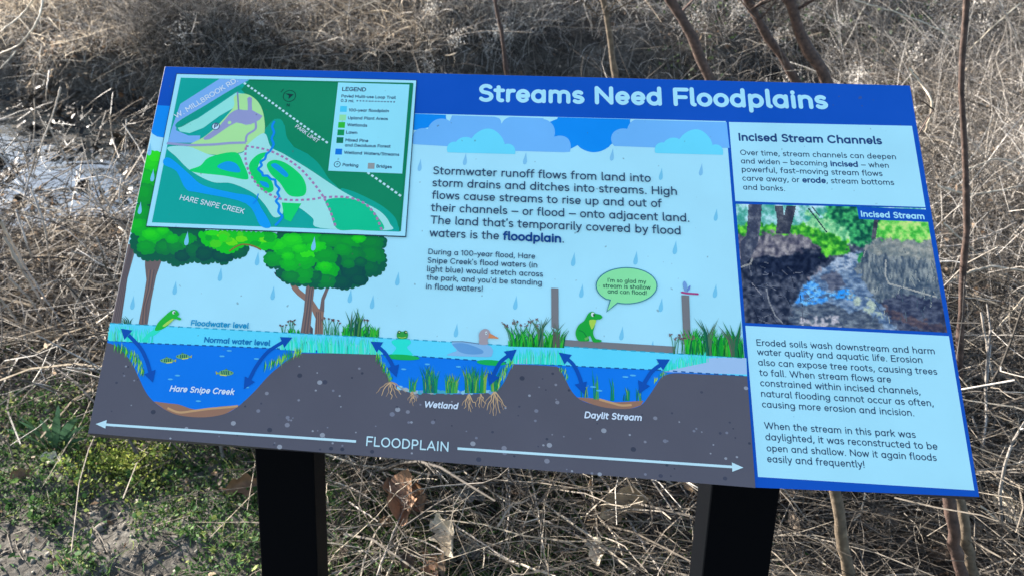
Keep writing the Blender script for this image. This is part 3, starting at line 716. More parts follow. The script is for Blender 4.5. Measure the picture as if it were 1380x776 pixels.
# ---------------------------------------------------------------- park map
ZM1 = ZM(190, 80, 3.105); ZL = ZM(430, 80, 4.846)
def mapart(a):
    a.poly(ZM1([(150, 62), (1155, 90), (1110, 747), (22, 703)]), (30, 60, 90), 60)
    a.poly(ZM1([(152, 65), (1152, 92), (1106, 742), (25, 699)]), (142, 228, 255), 61)
    inner = [(168, 80), (1137, 104), (1082, 724), (47, 685)]
    a.poly(ZM1(inner), (0, 158, 160), 62)
    S = lambda p, c, l, n=5: a.poly(ZM1(smooth_path(p, n, True)), c, l)
    Q = lambda p, c, l: a.poly(ZM1(p), c, l)
    Q([(455, 88), (1137, 104), (1083, 712), (1060, 668), (1000, 618), (930, 575), (870, 555), (830, 545), (785, 500), (745, 440), (700, 400), (640, 370), (610, 330), (602, 280), (585, 256), (560, 253), (545, 266), (520, 305), (515, 240), (490, 190), (440, 150), (420, 130)], (0, 128, 98), 63)
    S([(545, 266), (575, 252), (596, 268), (612, 330), (642, 372), (700, 402), (745, 440), (785, 500), (812, 530), (700, 470), (600, 410), (545, 380), (512, 320)], (0, 152, 142), 64)
    S([(840, 548), (890, 556), (1000, 610), (1060, 660), (1076, 700), (1070, 718), (1040, 690), (980, 630)], (0, 156, 150), 64)
    Q([(166, 190), (330, 85), (455, 88), (400, 118), (152, 268), (148, 300), (200, 322), (250, 322), (245, 352), (114, 352), (128, 300)], (108, 168, 244), 65)
    S([(152, 268), (270, 196), (396, 122), (420, 130), (330, 182), (240, 245), (165, 288)], (0, 148, 142), 66)
    Q([(155, 290), (240, 250), (330, 190), (400, 142), (440, 150), (400, 200), (330, 240), (262, 290), (205, 312), (165, 305)], (128, 226, 226), 66)
    S([(392, 158), (440, 148), (488, 178), (514, 235), (515, 320), (460, 356), (420, 392), (300, 402), (195, 372), (262, 330), (300, 300), (350, 250), (390, 200)], (150, 226, 160), 67)
    S([(112, 372), (200, 368), (300, 404), (420, 396), (445, 362), (516, 312), (545, 370), (600, 400), (700, 460), (820, 540), (900, 586), (1000, 638), (1042, 690), (1030, 718), (750, 708), (720, 668), (660, 622), (604, 606), (592, 652), (556, 662), (520, 612), (470, 562), (380, 522), (300, 516), (210, 470), (150, 412)], (140, 234, 232), 68)
    S([(262, 333), (330, 282), (372, 232), (410, 212), (448, 216), (446, 166), (466, 166), (466, 216), (510, 240), (478, 268), (440, 278), (400, 268), (345, 300), (288, 338)], (128, 146, 206), 69, 2)
    a.stroke(ZM1([(405, 140), (410, 215)]), .0026, (110, 130, 190), 70)
    a.stroke(ZM1(smooth_path([(440, 350), (446, 320), (480, 295), (480, 262)])), .0036, (128, 146, 206), 70)
    a.ell(ZM1([(372, 268)])[0], .003, .003, (150, 226, 160), 71)
    LG = (0, 202, 112)
    S([(205, 466), (250, 448), (290, 412), (396, 392), (430, 440), (450, 490), (438, 506), (350, 490), (240, 478)], LG, 70)
    S([(455, 440), (490, 402), (530, 394), (500, 430), (492, 470), (540, 500), (556, 548), (524, 560), (484, 522), (460, 482)], LG, 70)
    S([(528, 442), (560, 424), (612, 440), (672, 490), (693, 540), (680, 574), (622, 572), (582, 520), (542, 480)], LG, 70)
    Q([(590, 602), (672, 606), (628, 682), (602, 672)], LG, 70)
    S([(776, 592), (870, 584), (942, 610), (992, 662), (1014, 716), (900, 716), (822, 712), (792, 642)], (0, 186, 148), 70)
    PB = (0, 150, 232)
    S([(320, 452), (360, 430), (400, 440), (416, 475), (362, 470)], PB, 71); S([(545, 446), (570, 440), (616, 482), (606, 496), (572, 470)], PB, 71); S([(498, 512), (530, 520), (536, 540), (510, 532)], PB, 71)
    S([(100, 418), (130, 420), (200, 480), (262, 530), (380, 560), (470, 578), (505, 625), (545, 700), (500, 698), (440, 606), (250, 562), (190, 546), (150, 472), (98, 444)], (0, 150, 246), 69)
    ST = (0, 132, 240)
    a.stroke(ZM1(smooth_path([(560, 262), (550, 285), (558, 310), (548, 335), (556, 360), (540, 388), (526, 400), (520, 420), (502, 432), (506, 448), (492, 462), (508, 478), (512, 490), (530, 490), (545, 504), (562, 508), (565, 528), (580, 545), (572, 562), (580, 580), (566, 596), (580, 615), (576, 640), (592, 660), (580, 680), (562, 698)], 3)), .0040, ST, 73)
    a.stroke(ZM1([(470, 608), (486, 590), (492, 565)]), .0022, ST, 73)
    def dash(pts, c, w, d, gap, lev):
        p = ZM1(smooth_path(pts, 10)); seg = []; acc = 0; on = True; cur = [p[0]]
        for i in range(len(p)-1):
            q0, q1 = np.array(p[i]), np.array(p[i+1]); L = np.linalg.norm(q1-q0); pos = 0
            while pos < L:
                need = (d if on else gap)-acc; stp = min(need, L-pos); pos += stp; acc += stp
                pt = tuple(q0+(q1-q0)*pos/L); cur.append(pt)
                if acc >= (d if on else gap)-1e-9:
                    if on: a.stroke(cur, w, c, lev)
                    on = not on; acc = 0; cur = [pt]
    a.stroke(ZM1(smooth_path([(110, 354), (200, 362), (300, 360), (370, 354), (440, 352)])), .0042, (130, 150, 208), 72)
    TR = (148, 118, 180)
    for w, c, l, d, g in ((.0046, (170, 190, 226), 73, 9, .001), (.0036, TR, 74, .0048, .0042)):
        dash([(440, 366), (540, 386), (650, 446), (730, 530), (782, 612), (820, 716)], c, w, d, g, l)
        dash([(440, 372), (440, 430), (462, 490), (512, 550), (592, 588), (700, 590), (772, 580), (860, 580), (930, 602), (980, 652), (1010, 722)], c, w, d, g, l+.3)
    dash([(432, 102), (540, 178), (660, 266), (786, 356)], (160, 236, 244), .0036, .0046, .0034, 74); dash([(948, 476), (1020, 526), (1092, 578)], (160, 236, 244), .0036, .0046, .0034, 74)
    a.stroke(ZM1([(1137, 104), (1084, 722)]), .0028, (0, 120, 92), 75); a.stroke(ZM1([(455, 90), (1137, 105)]), .0022, (0, 120, 92), 75)
    c0 = ZM1([(622, 157)])[0]
    a.stroke([(c0[0]+.0105*math.cos(t), c0[1]+.0105*math.sin(t)) for t in (2*math.pi*i/24 for i in range(25))], .0011, (10, 60, 62), 75)
    a.poly(ZM1([(605, 146), (640, 150), (618, 170), (620, 156)]), (14, 50, 60), 76); a.stroke(ZM1([(598, 128), (586, 142)]), .001, (14, 50, 60), 76)
    c1 = ZM1([(314, 284)])[0]
    a.ell(c1, .0068, .0068, (40, 80, 120), 76); a.ell(c1, .0056, .0056, (170, 234, 255), 76.6)
map_o = on_panel(one('map_inset', mapart, sign))
MT = (206, 244, 250)
for t_, e_, c_, w_ in [('W. MILLBROOK RD.', [(150, 252), (408, 96)], MT, .11), ('HARE SNIPE CREEK', [(163, 590), (430, 650)], MT, .11), ('PARK LIMIT', [(645, 288), (738, 354)], MT, .11), ('P', [(308, 291), (321, 291)], (30, 60, 100), .16), ('N', [(611, 201), (622, 201)], (10, 50, 60), .12)]:
    one('lettering', lambda a: write(a, t_, *ZM1(e_), c_, lev=80, w=w_), map_o)
def legend(a):
    a.poly(ZL([(126, 157), (591, 171), (544, 752), (61, 733)]), (128, 216, 252), 78)
    for y, x, c in ((330, 161, (62, 190, 244)), (386, 156, (128, 214, 172)), (434, 149, (40, 180, 60)), (483, 144, (0, 142, 88)), (533, 138, (0, 112, 88)), (608, 130, (0, 112, 224)), (701, 342, (130, 146, 160))):
        a.poly(ZL([(x-21, y-19), (x+23, y-18), (x+20, y+20), (x-24, y+19)]), c, 79)
    p = ZL([(246, 277), (506, 285)])
    for k in range(13):
        t = np.array(p[0])*(1-k/13)+np.array(p[1])*k/13; d = (np.array(p[1])-np.array(p[0]))/13*.55
        a.stroke([tuple(t), tuple(t+d)], .0020, (50, 60, 110), 79)
    c = ZL([(120, 691)])[0]
    a.ell(c, .0055, .0055, (40, 70, 110), 79); a.ell(c, .0043, .0043, (128, 216, 252), 79.6)
one('legend_box', legend, map_o)
a = Art()
for t, x0, y0, x1, y1 in [('*LEGEND*', 152, 212, 306, 216), ('*Paved Multi-use Loop Trail*', 147, 254, 500, 265), ('*0.3 mi.*', 143, 284, 228, 287), ('*100-year floodplain*', 195, 346, 456, 352), ('*Upland Plant Areas*', 190, 397, 449, 403), ('*Wetlands*', 185, 442, 314, 447),
    ('*Lawn*', 178, 491, 249, 494), ('*Mixed Pine*', 174, 542, 321, 547), ('*and Deciduous Forest*', 170, 575, 467, 583), ('*Wetland Waters/Streams*', 164, 623, 523, 637), ('*Parking*', 155, 703, 256, 708), ('*Bridges*', 376, 712, 475, 717), ('*P*', 116, 697, 126, 697)]:
    write(a, t, *ZL([(x0, y0), (x1, y1)]), (34, 62, 104), lev=82, wb=.14)
a.done('lettering', map_o)

# ---------------------------------------------------------------- right column
a = Art(); a.poly(PX([(982.3, 165), (1228.9, 170.2), (1247, 279.5), (990.9, 271.5)]), WHITE, 12); tb1 = on_panel(a.done('text_box', sign))
a = Art(); a.poly(PX([(1004.4, 438.6), (1278.6, 452.5), (1313, 660.3), (1021.4, 642)]), WHITE, 12); tb2 = on_panel(a.done('text_box', sign))
paragraph('lettering', tb1, [('*Incised Stream Channels*', 996.3, 190, 1188.4, 194.9)], TXTB, lev=16, wb=.15)
paragraph('lettering', tb1, [('Over time, stream channels can deepen', 997.8, 209.4, 1207.5, 215.3), ('and widen \u2013 becoming *incised* \u2013 when', 998.8, 220.7, 1197.8, 226.8), ('powerful, fast-moving stream flows', 999.9, 232.1, 1189.4, 238), ('carve away, or *erode*, stream bottoms', 1000.7, 244, 1205, 250), ('and banks.', 1001.7, 256, 1057.8, 258)], TXT, lev=16, c_bold=TXTB)
paragraph('lettering', tb2, [('Eroded soils wash downstream and harm', 1019.8, 465.3, 1259.8, 477), ('water quality and aquatic life. Erosion', 1020.6, 478, 1243.2, 489), ('also can expose tree roots, causing trees', 1022, 492, 1263.2, 504.7), ('to fall. When stream flows are', 1023.3, 505.9, 1201, 515.2),
 ('constrained within incised channels,', 1024.8, 519.8, 1240.4, 531.4), ('natural flooding cannot occur as often,', 1026, 534.1, 1258.2, 547.2), ('causing more erosion and incision.', 1027.2, 548.4, 1231.9, 560.4),
 ('When the stream in this park was', 1030.2, 577.4, 1234.2, 589.8), ('daylighted, it was reconstructed to be', 1031.8, 592.5, 1263.6, 605.6), ('open and shallow. Now it again floods', 1033.4, 607.6, 1262.5, 620.7), ('easily and frequently!', 1034.2, 622.2, 1165, 630)], TXT, lev=16)

# the printed photograph: a grid of ink cells
def vnoise(x, y, seed):
    r = np.random.default_rng(seed); T = r.random((64, 64))
    xi = np.floor(x).astype(int); yi = np.floor(y).astype(int); fx = x-xi; fy = y-yi
    fx = fx*fx*(3-2*fx); fy = fy*fy*(3-2*fy)
    g = lambda a, b: T[a % 64, b % 64]
    return (g(xi, yi)*(1-fx)+g(xi+1, yi)*fx)*(1-fy)+(g(xi, yi+1)*(1-fx)+g(xi+1, yi+1)*fx)*fy
def fbm(x, y, s, seed, o=4): return sum(vnoise(x*s*2**i, y*s*2**i, seed+i)/2**i for i in range(o))/(2-.5**(o-1))
def pip(x, y, poly):
    r = np.zeros(x.shape, bool); n = len(poly)
    for i in range(n):
        x0, y0 = poly[i]; x1, y1 = poly[i-1]
        with np.errstate(divide='ignore', invalid='ignore'):
            c = ((y0 > y) != (y1 > y)) & (x < (x1-x0)*(y-y0)/((y1-y0) or 1e-9)+x0)
        r ^= c
    return r
def printed_photo():
    nx, ny = 230, 145
    C = np.array([(27, 22), (1100, 46), (1222, 746), (80, 690)], float)
    gu, gv = np.meshgrid(np.linspace(0, 1, nx+1), np.linspace(0, 1, ny+1))
    lerp = lambda u, v: (C[0][None, None]*((1-u)*(1-v))[..., None]+C[1]*(u*(1-v))[..., None]+C[2]*(u*v)[..., None]+C[3]*((1-u)*v)[..., None])
    V = lerp(gu, gv); cu = (gu[:-1, :-1]+gu[1:, 1:])/2; cv = (gv[:-1, :-1]+gv[1:, 1:])/2
    c = lerp(cu, cv); x, y = c[..., 0], c[..., 1]
    n1 = fbm(x, y, .012, 1); n2 = fbm(x, y, .03, 9); n3 = fbm(x, y, .09, 20, 3); n4 = fbm(x*.35, y, .06, 33, 4)
    xw = x+(n2-.5)*70+(n3-.5)*26; yw = y+(fbm(x, y, .03, 50)-.5)*60+(fbm(x, y, .11, 55, 3)-.5)*26
    col = np.zeros(x.shape+(3,))
    mixc = lambda a, b, t: np.array(a)*(1-np.clip(t, 0, 1)[..., None])+np.array(b)*np.clip(t, 0, 1)[..., None]
    def put(mask, cc): col[mask] = cc[mask]
    n5 = fbm(x, y, .05, 61, 5); n6 = fbm(x, y*2.2, .04, 71, 5); n7 = fbm(x*2.2, y*.7, .05, 81, 5)
    cx_ = lambda n, k=2.6, o=.5: np.clip((n-o)*k+.5, 0, 1)
    put(y < 260, mixc((52, 150, 140), (168, 224, 244), cx_(n2, 3.2)))
    put(y >= 215, mixc((34, 48, 76), (96, 112, 138), cx_(n5)))
    put(pip(xw, yw, [(520, -20), (760, -20), (880, 140), (800, 260), (680, 250), (600, 170), (540, 110)]), mixc((6, 74, 66), (66, 184, 116), cx_(n5, 3)))
    put(pip(xw, yw, [(420, 60), (560, 110), (660, 170), (690, 260), (560, 270), (450, 190)]), mixc((50, 150, 110), (164, 232, 180), cx_(n5, 2.6)))
    put(pip(xw, yw, [(-20, 135), (260, 150), (420, 130), (560, 190), (670, 240), (660, 300), (520, 310), (420, 260), (-20, 230)]), mixc((20, 116, 44), (110, 220, 70), cx_(n5, 2.8)))
    put(pip(xw, yw, [(815, 120), (950, 95), (1160, 115), (1160, 260), (960, 240), (830, 236)]), mixc((56, 176, 66), (180, 244, 140), cx_(n5, 2.8)))
    # right bank, left bank
    put(pip(xw, yw, [(735, 268), (830, 226), (1160, 232), (1290, 790), (1000, 790), (860, 620), (720, 520), (690, 400)]), mixc((46, 68, 96), (142, 158, 168), cx_(n7, 2.2)))
    put(pip(xw, yw, [(760, 264), (830, 228), (1160, 235), (1190, 330), (950, 320), (800, 310)]), mixc((92, 112, 126), (158, 168, 170), cx_(n5, 2)))
    put(pip(xw, yw, [(800, 400), (960, 470), (1180, 480), (1210, 560), (1000, 560), (860, 520)]), mixc((50, 72, 100), (110, 128, 146), cx_(n5, 2.4)))
    put(pip(xw, yw, [(820, 570), (1000, 530), (1240, 570), (1290, 790), (1000, 790)]), mixc((34, 46, 78), (84, 98, 126), cx_(n6, 2.4)))
    put(pip(xw, yw, [(830, 570), (960, 640), (1120, 690), (1260, 700), (1260, 760), (1060, 720), (900, 650)]), mixc((46, 50, 76), (96, 88, 100), cx_(n6, 2.4)))
    put(pip(xw, yw, [(-20, 190), (300, 186), (440, 206), (512, 260), (506, 300), (560, 330), (470, 430), (380, 480), (350, 560), (330, 790), (-20, 790)]), mixc((20, 32, 58), (92, 104, 128), cx_(n5, 2.2, .55)))
    put(pip(xw, yw, [(-20, 190), (300, 186), (440, 206), (512, 262), (380, 290), (300, 320), (120, 330), (-20, 330)]), mixc((56, 62, 88), (150, 154, 168), cx_(n5, 2.4)))
    put(pip(xw, yw, [(150, 330), (505, 292), (560, 322), (470, 400), (330, 450), (180, 430)]), mixc((6, 18, 46), (40, 54, 84), cx_(n5, 2.4)))
    # the stream, winding back to a point between the banks
    stream = pip(x+(n2-.5)*60+(n3-.5)*44, y+(n5-.5)*50, [(716, 284), (744, 300), (700, 372), (742, 470), (850, 590), (930, 720), (960, 790), (320, 790), (352, 560), (420, 470), (512, 380), (610, 316)])
    put(stream, mixc((58, 88, 132), (134, 164, 200), cx_(n6, 2.4)))
    put(stream & (y < 400) & (n6 > .5), mixc((130, 160, 200), (176, 196, 220), n5))
    put(stream & pip(xw, yw, [(500, 430), (600, 400), (650, 480), (560, 510)]), mixc((58, 72, 104), (104, 116, 142), cx_(n6)))
    put(stream & pip(xw, yw, [(400, 500), (450, 450), (500, 470), (540, 530), (690, 500), (680, 560), (540, 560), (500, 600), (420, 590), (350, 560)]) & (n6+.5*n5 > .66), mixc((40, 130, 236), (120, 196, 255), cx_(n5, 3)))
    put(pip(xw, yw, [(590, 500), (690, 505), (670, 552), (590, 545)]) & (n6 > .42), mixc((20, 126, 255), (60, 170, 255), n3))
    put(stream & pip(xw, yw, [(340, 590), (560, 590), (820, 650), (900, 760), (320, 760)]), mixc((48, 66, 96), (112, 132, 154), cx_(n6, 2.4)))
    put(pip(xw, yw, [(680, 540), (800, 560), (870, 660), (800, 650), (700, 600)]) & (n5 > .5), mixc((140, 166, 168), (190, 214, 206), n3))
    put(pip(xw, yw, [(400, 650), (610, 650), (630, 720), (400, 720)]) & (n5 > .52), mixc((150, 160, 186), (190, 196, 212), n3))
    put(stream & pip(xw, yw, [(380, 460), (520, 360), (540, 380), (430, 480)]) & (n5 > .45), mixc((112, 116, 138), (160, 160, 176), n3))
    put(pip(xw, yw, [(715, 300), (745, 290), (750, 340), (715, 345)]), mixc((20, 120, 70), (50, 160, 90), n3))
    for _ in range(1):
        pc = np.pad(col, ((1, 1), (1, 1), (0, 0)), mode='edge')
        col = (pc[1:-1, 1:-1]*2+pc[:-2, 1:-1]+pc[2:, 1:-1]+pc[1:-1, :-2]+pc[1:-1, 2:])/6
    # trunks
    bark = mixc((52, 64, 92), (104, 116, 138), np.clip((n2-.35)*2.4+(n3-.5), 0, 1))
    put(pip(x, y, [(100, 20), (175, 24), (168, 140), (150, 250), (110, 330), (60, 380), (52, 240), (88, 200)]), bark)
    put(pip(x, y, [(245, 30), (368, 34), (352, 110), (330, 190), (252, 190), (262, 110)]) & ~pip(x, y, [(292, 26), (314, 30), (300, 90)]), bark*.82)
    put(pip(x, y, [(808, 112), (832, 112), (818, 222), (792, 222)]), bark*.8)
    def line(pts, w, cc):
        for (x0, y0), (x1, y1) in zip(pts[:-1], pts[1:]):
            t = np.clip(((x-x0)*(x1-x0)+(y-y0)*(y1-y0))/((x1-x0)**2+(y1-y0)**2), 0, 1)
            col[np.hypot(x-x0-t*(x1-x0), y-y0-t*(y1-y0)) < w] = cc
    rl = random.Random(4)
    line([(440, 50), (480, 100), (540, 180)], 4, (40, 70, 80)); line([(460, 40), (500, 90)], 3, (40, 70, 80))
    line([(875, 340), (872, 420), (890, 470), (1000, 500), (1160, 545)], 4.5, (150, 162, 170))
    line([(200, 500), (215, 570), (250, 650), (290, 690)], 3.5, (120, 132, 150)); line([(55, 378), (110, 360), (120, 330)], 5, (130, 140, 150)); line([(120, 470), (170, 530)], 3, (120, 130, 150))
    for i in range(46):
        x0, y0 = rl.uniform(90, 420), rl.uniform(340, 680); an = rl.uniform(-.4, 1.6); L = rl.uniform(20, 70)
        line([(x0, y0), (x0+L*math.cos(an), y0+L*math.sin(an))], 2, rl.choice([(72, 86, 112), (96, 108, 130), (20, 30, 56)]))
    for i in range(60):
        x0, y0 = rl.uniform(760, 1180), rl.uniform(260, 680); an = rl.uniform(.9, 2.0); L = rl.uniform(15, 60)
        line([(x0, y0), (x0+L*math.cos(an), y0+L*math.sin(an))], 2.2, rl.choice([(60, 84, 108), (136, 152, 160), (76, 98, 118)]))
    col *= (.86+.28*fbm(x, y, .2, 70, 2))[..., None]
    base = np.clip(lin(np.clip(col, 0, 255).reshape(-1, 3))/LIT, .002, .95)
    tr = ZM(985, 270, 4.193)
    fl_ = V.reshape(-1, 2); vv = []
    for px, py in fl_:
        p = P(985+px/4.193, 270+py/4.193); vv.append((p[0], p[1], 12*LAYER))
    i0 = (np.arange(ny)[:, None]*(nx+1)+np.arange(nx)[None]).ravel()
    F = np.stack([i0, i0+nx+1, i0+nx+2, i0+1], 1)
    m, nt, b = new_mat('photo_ink'); at_ = nt.nodes.new('ShaderNodeAttribute'); at_.attribute_name = 'ink'
    nt.links.new(at_.outputs['Color'], b.inputs['Base Color']); b.inputs['Roughness'].default_value = .42; b.inputs['Specular IOR Level'].default_value = .12
    return mesh_obj('stream_photograph', vv, F, m, sign, face_cols=base)
ph = on_panel(printed_photo())
cap = one('caption_label', lambda a: a.poly(PX([(1154.6, 279), (1249, 283), (1252, 299.6), (1157.5, 295.6)]), BLUE, 14), ph)
paragraph('lettering', ph, [('*Incised Stream*', 1161, 292.4, 1245.6, 295.8)], WHITE, lev=18, wb=.15)

# ================================================================ GROUND
def sstep(a, b, x):
    t = np.clip((x-a)/(b-a), 0, 1); return t*t*(3-2*t)
def vn(x, y, seed): return vnoise(np.asarray(x)+200., np.asarray(y)+200., seed)
def ground_h(x, y):
    x = np.asarray(x, float); y = np.asarray(y, float)
    yc = 4.5+.10*(x+2.8)+.15*np.sin(x*.9)+.14*np.sin(x*2.7+.6)+.07*np.sin(x*6.1+1)
    d = y-yc
    ch = -.62*sstep(-2.5, -.85, d)*(1-sstep(.75, 1.3, d))
    ch *= (1-.75*sstep(1.0, 3.0, x))
    up = .16*sstep(.9, 2.2, d)+.05*np.clip(y-6.5, 0, 40)
    n = (vn(x*1.3, y*1.3, 101)-.5)*.12*sstep(1.2, 3, y)+(vn(x*6, y*6, 102)-.5)*.035+(vn(x*17, y*17, 103)-.5)*.014+(vn(x*45, y*45, 104)-.5)*.007
    return ch+up+n
def axis(a, b, st, far, g=1.22):
    m = list(np.arange(a, b+1e-6, st)); s = st; lo = [a]
    while lo[-1] > -far: s *= g; lo.append(lo[-1]-s)
    s = st; hi = [b]
    while hi[-1] < far: s *= g; hi.append(hi[-1]+s)
    return np.array(lo[:0:-1]+m+hi[1:])
gx = axis(-2.4, 2.6, .022, 160); gy = axis(.1, 4.6, .022, 160)
GX, GY = np.meshgrid(gx, gy); GZ = ground_h(GX, GY)
nx_, ny_ = len(gx), len(gy)
i0 = (np.arange(ny_-1)[:, None]*nx_+np.arange(nx_-1)[None]).ravel()
ground_m, nt, b = new_mat('soil')
tc = nt.nodes.new('ShaderNodeTexCoord')
def nz(scale, detail=5, rough=.6):
    n = nt.nodes.new('ShaderNodeTexNoise'); n.inputs['Scale'].default_value = scale; n.inputs['Detail'].default_value = detail; n.inputs['Roughness'].default_value = rough
    nt.links.new(tc.outputs['Object'], n.inputs['Vector']); return n
n1 = nz(3.2); n2 = nz(38); n3 = nz(140, 3)
r1 = ramp(nt, [(.35, (.022, .018, .014)), (.5, (.07, .058, .046)), (.66, (.17, .145, .115))])
mxn = nt.nodes.new('ShaderNodeMix'); mxn.data_type = 'FLOAT'; mxn.inputs[0].default_value = .6
nt.links.new(n1.outputs['Fac'], mxn.inputs[2]); nt.links.new(n2.outputs['Fac'], mxn.inputs[3]); nt.links.new(mxn.outputs[0], r1.inputs['Fac'])
r3 = ramp(nt, [(.35, (.5, .5, .5)), (.65, (1.3, 1.3, 1.3))]); nt.links.new(n3.outputs['Fac'], r3.inputs['Fac'])
ml = nt.nodes.new('ShaderNodeMix'); ml.data_type = 'RGBA'; ml.blend_type = 'MULTIPLY'; ml.inputs[0].default_value = 1
nt.links.new(r1.outputs['Color'], ml.inputs[6]); nt.links.new(r3.outputs['Color'], ml.inputs[7])
sx = nt.nodes.new('ShaderNodeSeparateXYZ'); nt.links.new(tc.outputs['Object'], sx.inputs[0])
def mr(sock, a, c):
    m = nt.nodes.new('ShaderNodeMapRange'); m.inputs['From Min'].default_value = a; m.inputs['From Max'].default_value = c; nt.links.new(sock, m.inputs['Value']); return m.outputs[0]
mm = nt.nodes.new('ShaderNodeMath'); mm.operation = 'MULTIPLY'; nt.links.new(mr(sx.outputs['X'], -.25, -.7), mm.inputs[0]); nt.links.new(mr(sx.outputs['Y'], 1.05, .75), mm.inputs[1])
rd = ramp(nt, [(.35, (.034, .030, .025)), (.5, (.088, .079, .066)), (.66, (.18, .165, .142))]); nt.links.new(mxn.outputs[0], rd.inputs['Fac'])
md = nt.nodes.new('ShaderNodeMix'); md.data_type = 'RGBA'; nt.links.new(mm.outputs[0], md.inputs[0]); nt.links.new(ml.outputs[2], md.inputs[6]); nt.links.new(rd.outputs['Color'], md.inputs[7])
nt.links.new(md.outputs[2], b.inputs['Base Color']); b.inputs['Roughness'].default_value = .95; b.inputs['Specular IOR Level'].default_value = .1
bp = nt.nodes.new('ShaderNodeBump'); bp.inputs['Strength'].default_value = .7; bp.inputs['Distance'].default_value = .012
nt.links.new(n2.outputs['Fac'], bp.inputs['Height']); nt.links.new(bp.outputs[0], b.inputs['Normal'])
tag(mesh_obj('ground', np.stack([GX.ravel(), GY.ravel(), GZ.ravel()], 1), np.stack([i0, i0+1, i0+nx_+1, i0+nx_], 1), ground_m, smooth=True), kind='structure')
# water
water_m, nt, b = new_mat('stream_water')
b.inputs['Base Color'].default_value = (.020, .024, .026, 1); b.inputs['Roughness'].default_value = .02; b.inputs['IOR'].default_value = 2.3; b.inputs['Specular IOR Level'].default_value = .5
tc = nt.nodes.new('ShaderNodeTexCoord'); wv = nz(5, 2, .4); bp = nt.nodes.new('ShaderNodeBump'); bp.inputs['Strength'].default_value = .32; bp.inputs['Distance'].default_value = .03
nt.links.new(wv.outputs['Fac'], bp.inputs['Height']); nt.links.new(bp.outputs[0], b.inputs['Normal'])
WZ = -.36
tag(mesh_obj('stream_water', [(-40, 0, WZ), (3.5, 3.4, WZ), (3.5, 6.6, WZ), (-40, 6.6, WZ)], [(0, 1, 2, 3)], water_m), kind='structure')

# ================================================================ VEGETATION
def tubes(paths, radii, sides=3):
    """paths (N,S,3), radii (N,S) -> vertices, quads"""
    N, S, _ = paths.shape
    tg = np.gradient(paths, axis=1); tg /= np.linalg.norm(tg, axis=2, keepdims=True)+1e-9
    ref = rng.normal(size=(N, 1, 3)); ref = np.broadcast_to(ref, tg.shape)
    u = np.cross(tg, ref); u /= np.linalg.norm(u, axis=2, keepdims=True)+1e-9
    w = np.cross(tg, u)
    an = np.arange(sides)*2*np.pi/sides
    v = paths[:, :, None, :]+radii[:, :, None, None]*(np.cos(an)[None, None, :, None]*u[:, :, None, :]+np.sin(an)[None, None, :, None]*w[:, :, None, :])
    idx = np.arange(N*S*sides).reshape(N, S, sides); nxt = np.roll(idx, -1, axis=2)
    f = np.stack([idx[:, :-1], nxt[:, :-1], nxt[:, 1:], idx[:, 1:]], -1).reshape(-1, 4)
    return v.reshape(-1, 3), f
def ribbons(paths, widths, up=None):
    N, S, _ = paths.shape
    tg = np.gradient(paths, axis=1); tg /= np.linalg.norm(tg, axis=2, keepdims=True)+1e-9
    ref = rng.normal(size=(N, 1, 3)) if up is None else up
    u = np.cross(tg, np.broadcast_to(ref, tg.shape)); u /= np.linalg.norm(u, axis=2, keepdims=True)+1e-9
    v = np.stack([paths-u*widths[..., None]/2, paths+u*widths[..., None]/2], 2)
    idx = np.arange(N*S*2).reshape(N, S, 2)
    f = np.stack([idx[:, :-1, 0], idx[:, :-1, 1], idx[:, 1:, 1], idx[:, 1:, 0]], -1).reshape(-1, 4)
    return v.reshape(-1, 3), f
def grow(base, d0, L, bend, S=6, wig=.0):
    """curved strands: base (N,3), unit direction d0, length L (N), bend (N,3), random wiggle"""
    t = np.linspace(0, 1, S)[None, :, None]
    p = base[:, None]+L[:, None, None]*(d0[:, None]*t+bend[:, None]*t*t)
    if wig:
        w = rng.normal(size=(len(base), S, 3))*wig*L[:, None, None]; w[:, 0] = 0
        p = p+np.cumsum(w, 1)*.6
    return p
def dirs(n, lo, hi, az=None):
    a = rng.uniform(0, 2*np.pi, n) if az is None else az; e = np.radians(rng.uniform(lo, hi, n))
    return np.stack([np.cos(a)*np.cos(e), np.sin(a)*np.cos(e), np.sin(e)], 1)
def above_ground(p, m=.003):
    z = ground_h(p[..., 0], p[..., 1])+m
    p[..., 2] = np.maximum(p[..., 2], z); return p
def merge(parts):
    V = []; F = []; o = 0
    for v, f in parts: V.append(v); F.append(f+o); o += len(v)
    return np.concatenate(V), np.concatenate(F)
def scatter(n, x0, x1, y0, y1, clump=0, cs=.25, keep=None):
    """random ground points inside the part of the place the view covers"""
    if clump:
        c = np.stack([rng.uniform(x0, x1, clump), rng.uniform(y0, y1, clump)], 1)
        p = c[rng.integers(0, clump, n)]+rng.normal(size=(n, 2))*cs
    else: p = np.stack([rng.uniform(x0, x1, n), rng.uniform(y0, y1, n)], 1)
    dd = p[:, 1]-CP[1]
    ok = (p[:, 0] > -.62*dd-1.1) & (p[:, 0] < .72*dd+.7) & (p[:, 1] > .15)
    p = p[ok]
    if keep is not None: p = p[keep(p[:, 0], p[:, 1])]
    return np.stack([p[:, 0], p[:, 1], ground_h(p[:, 0], p[:, 1])], 1)
yc_of = lambda x: 4.5+.10*(x+2.8)+.15*np.sin(x*.9)+.14*np.sin(x*2.7+.6)+.07*np.sin(x*6.1+1)
def not_water(x, y): return ~((np.abs(y-yc_of(x)) < .95) & (x < 1.6))
def line_of_water(x, y):   # the open view over the low bank to the stream at the left
    return (x < -.16*(y-CP[1])) & (y > 2.3) & (y < 5.35)

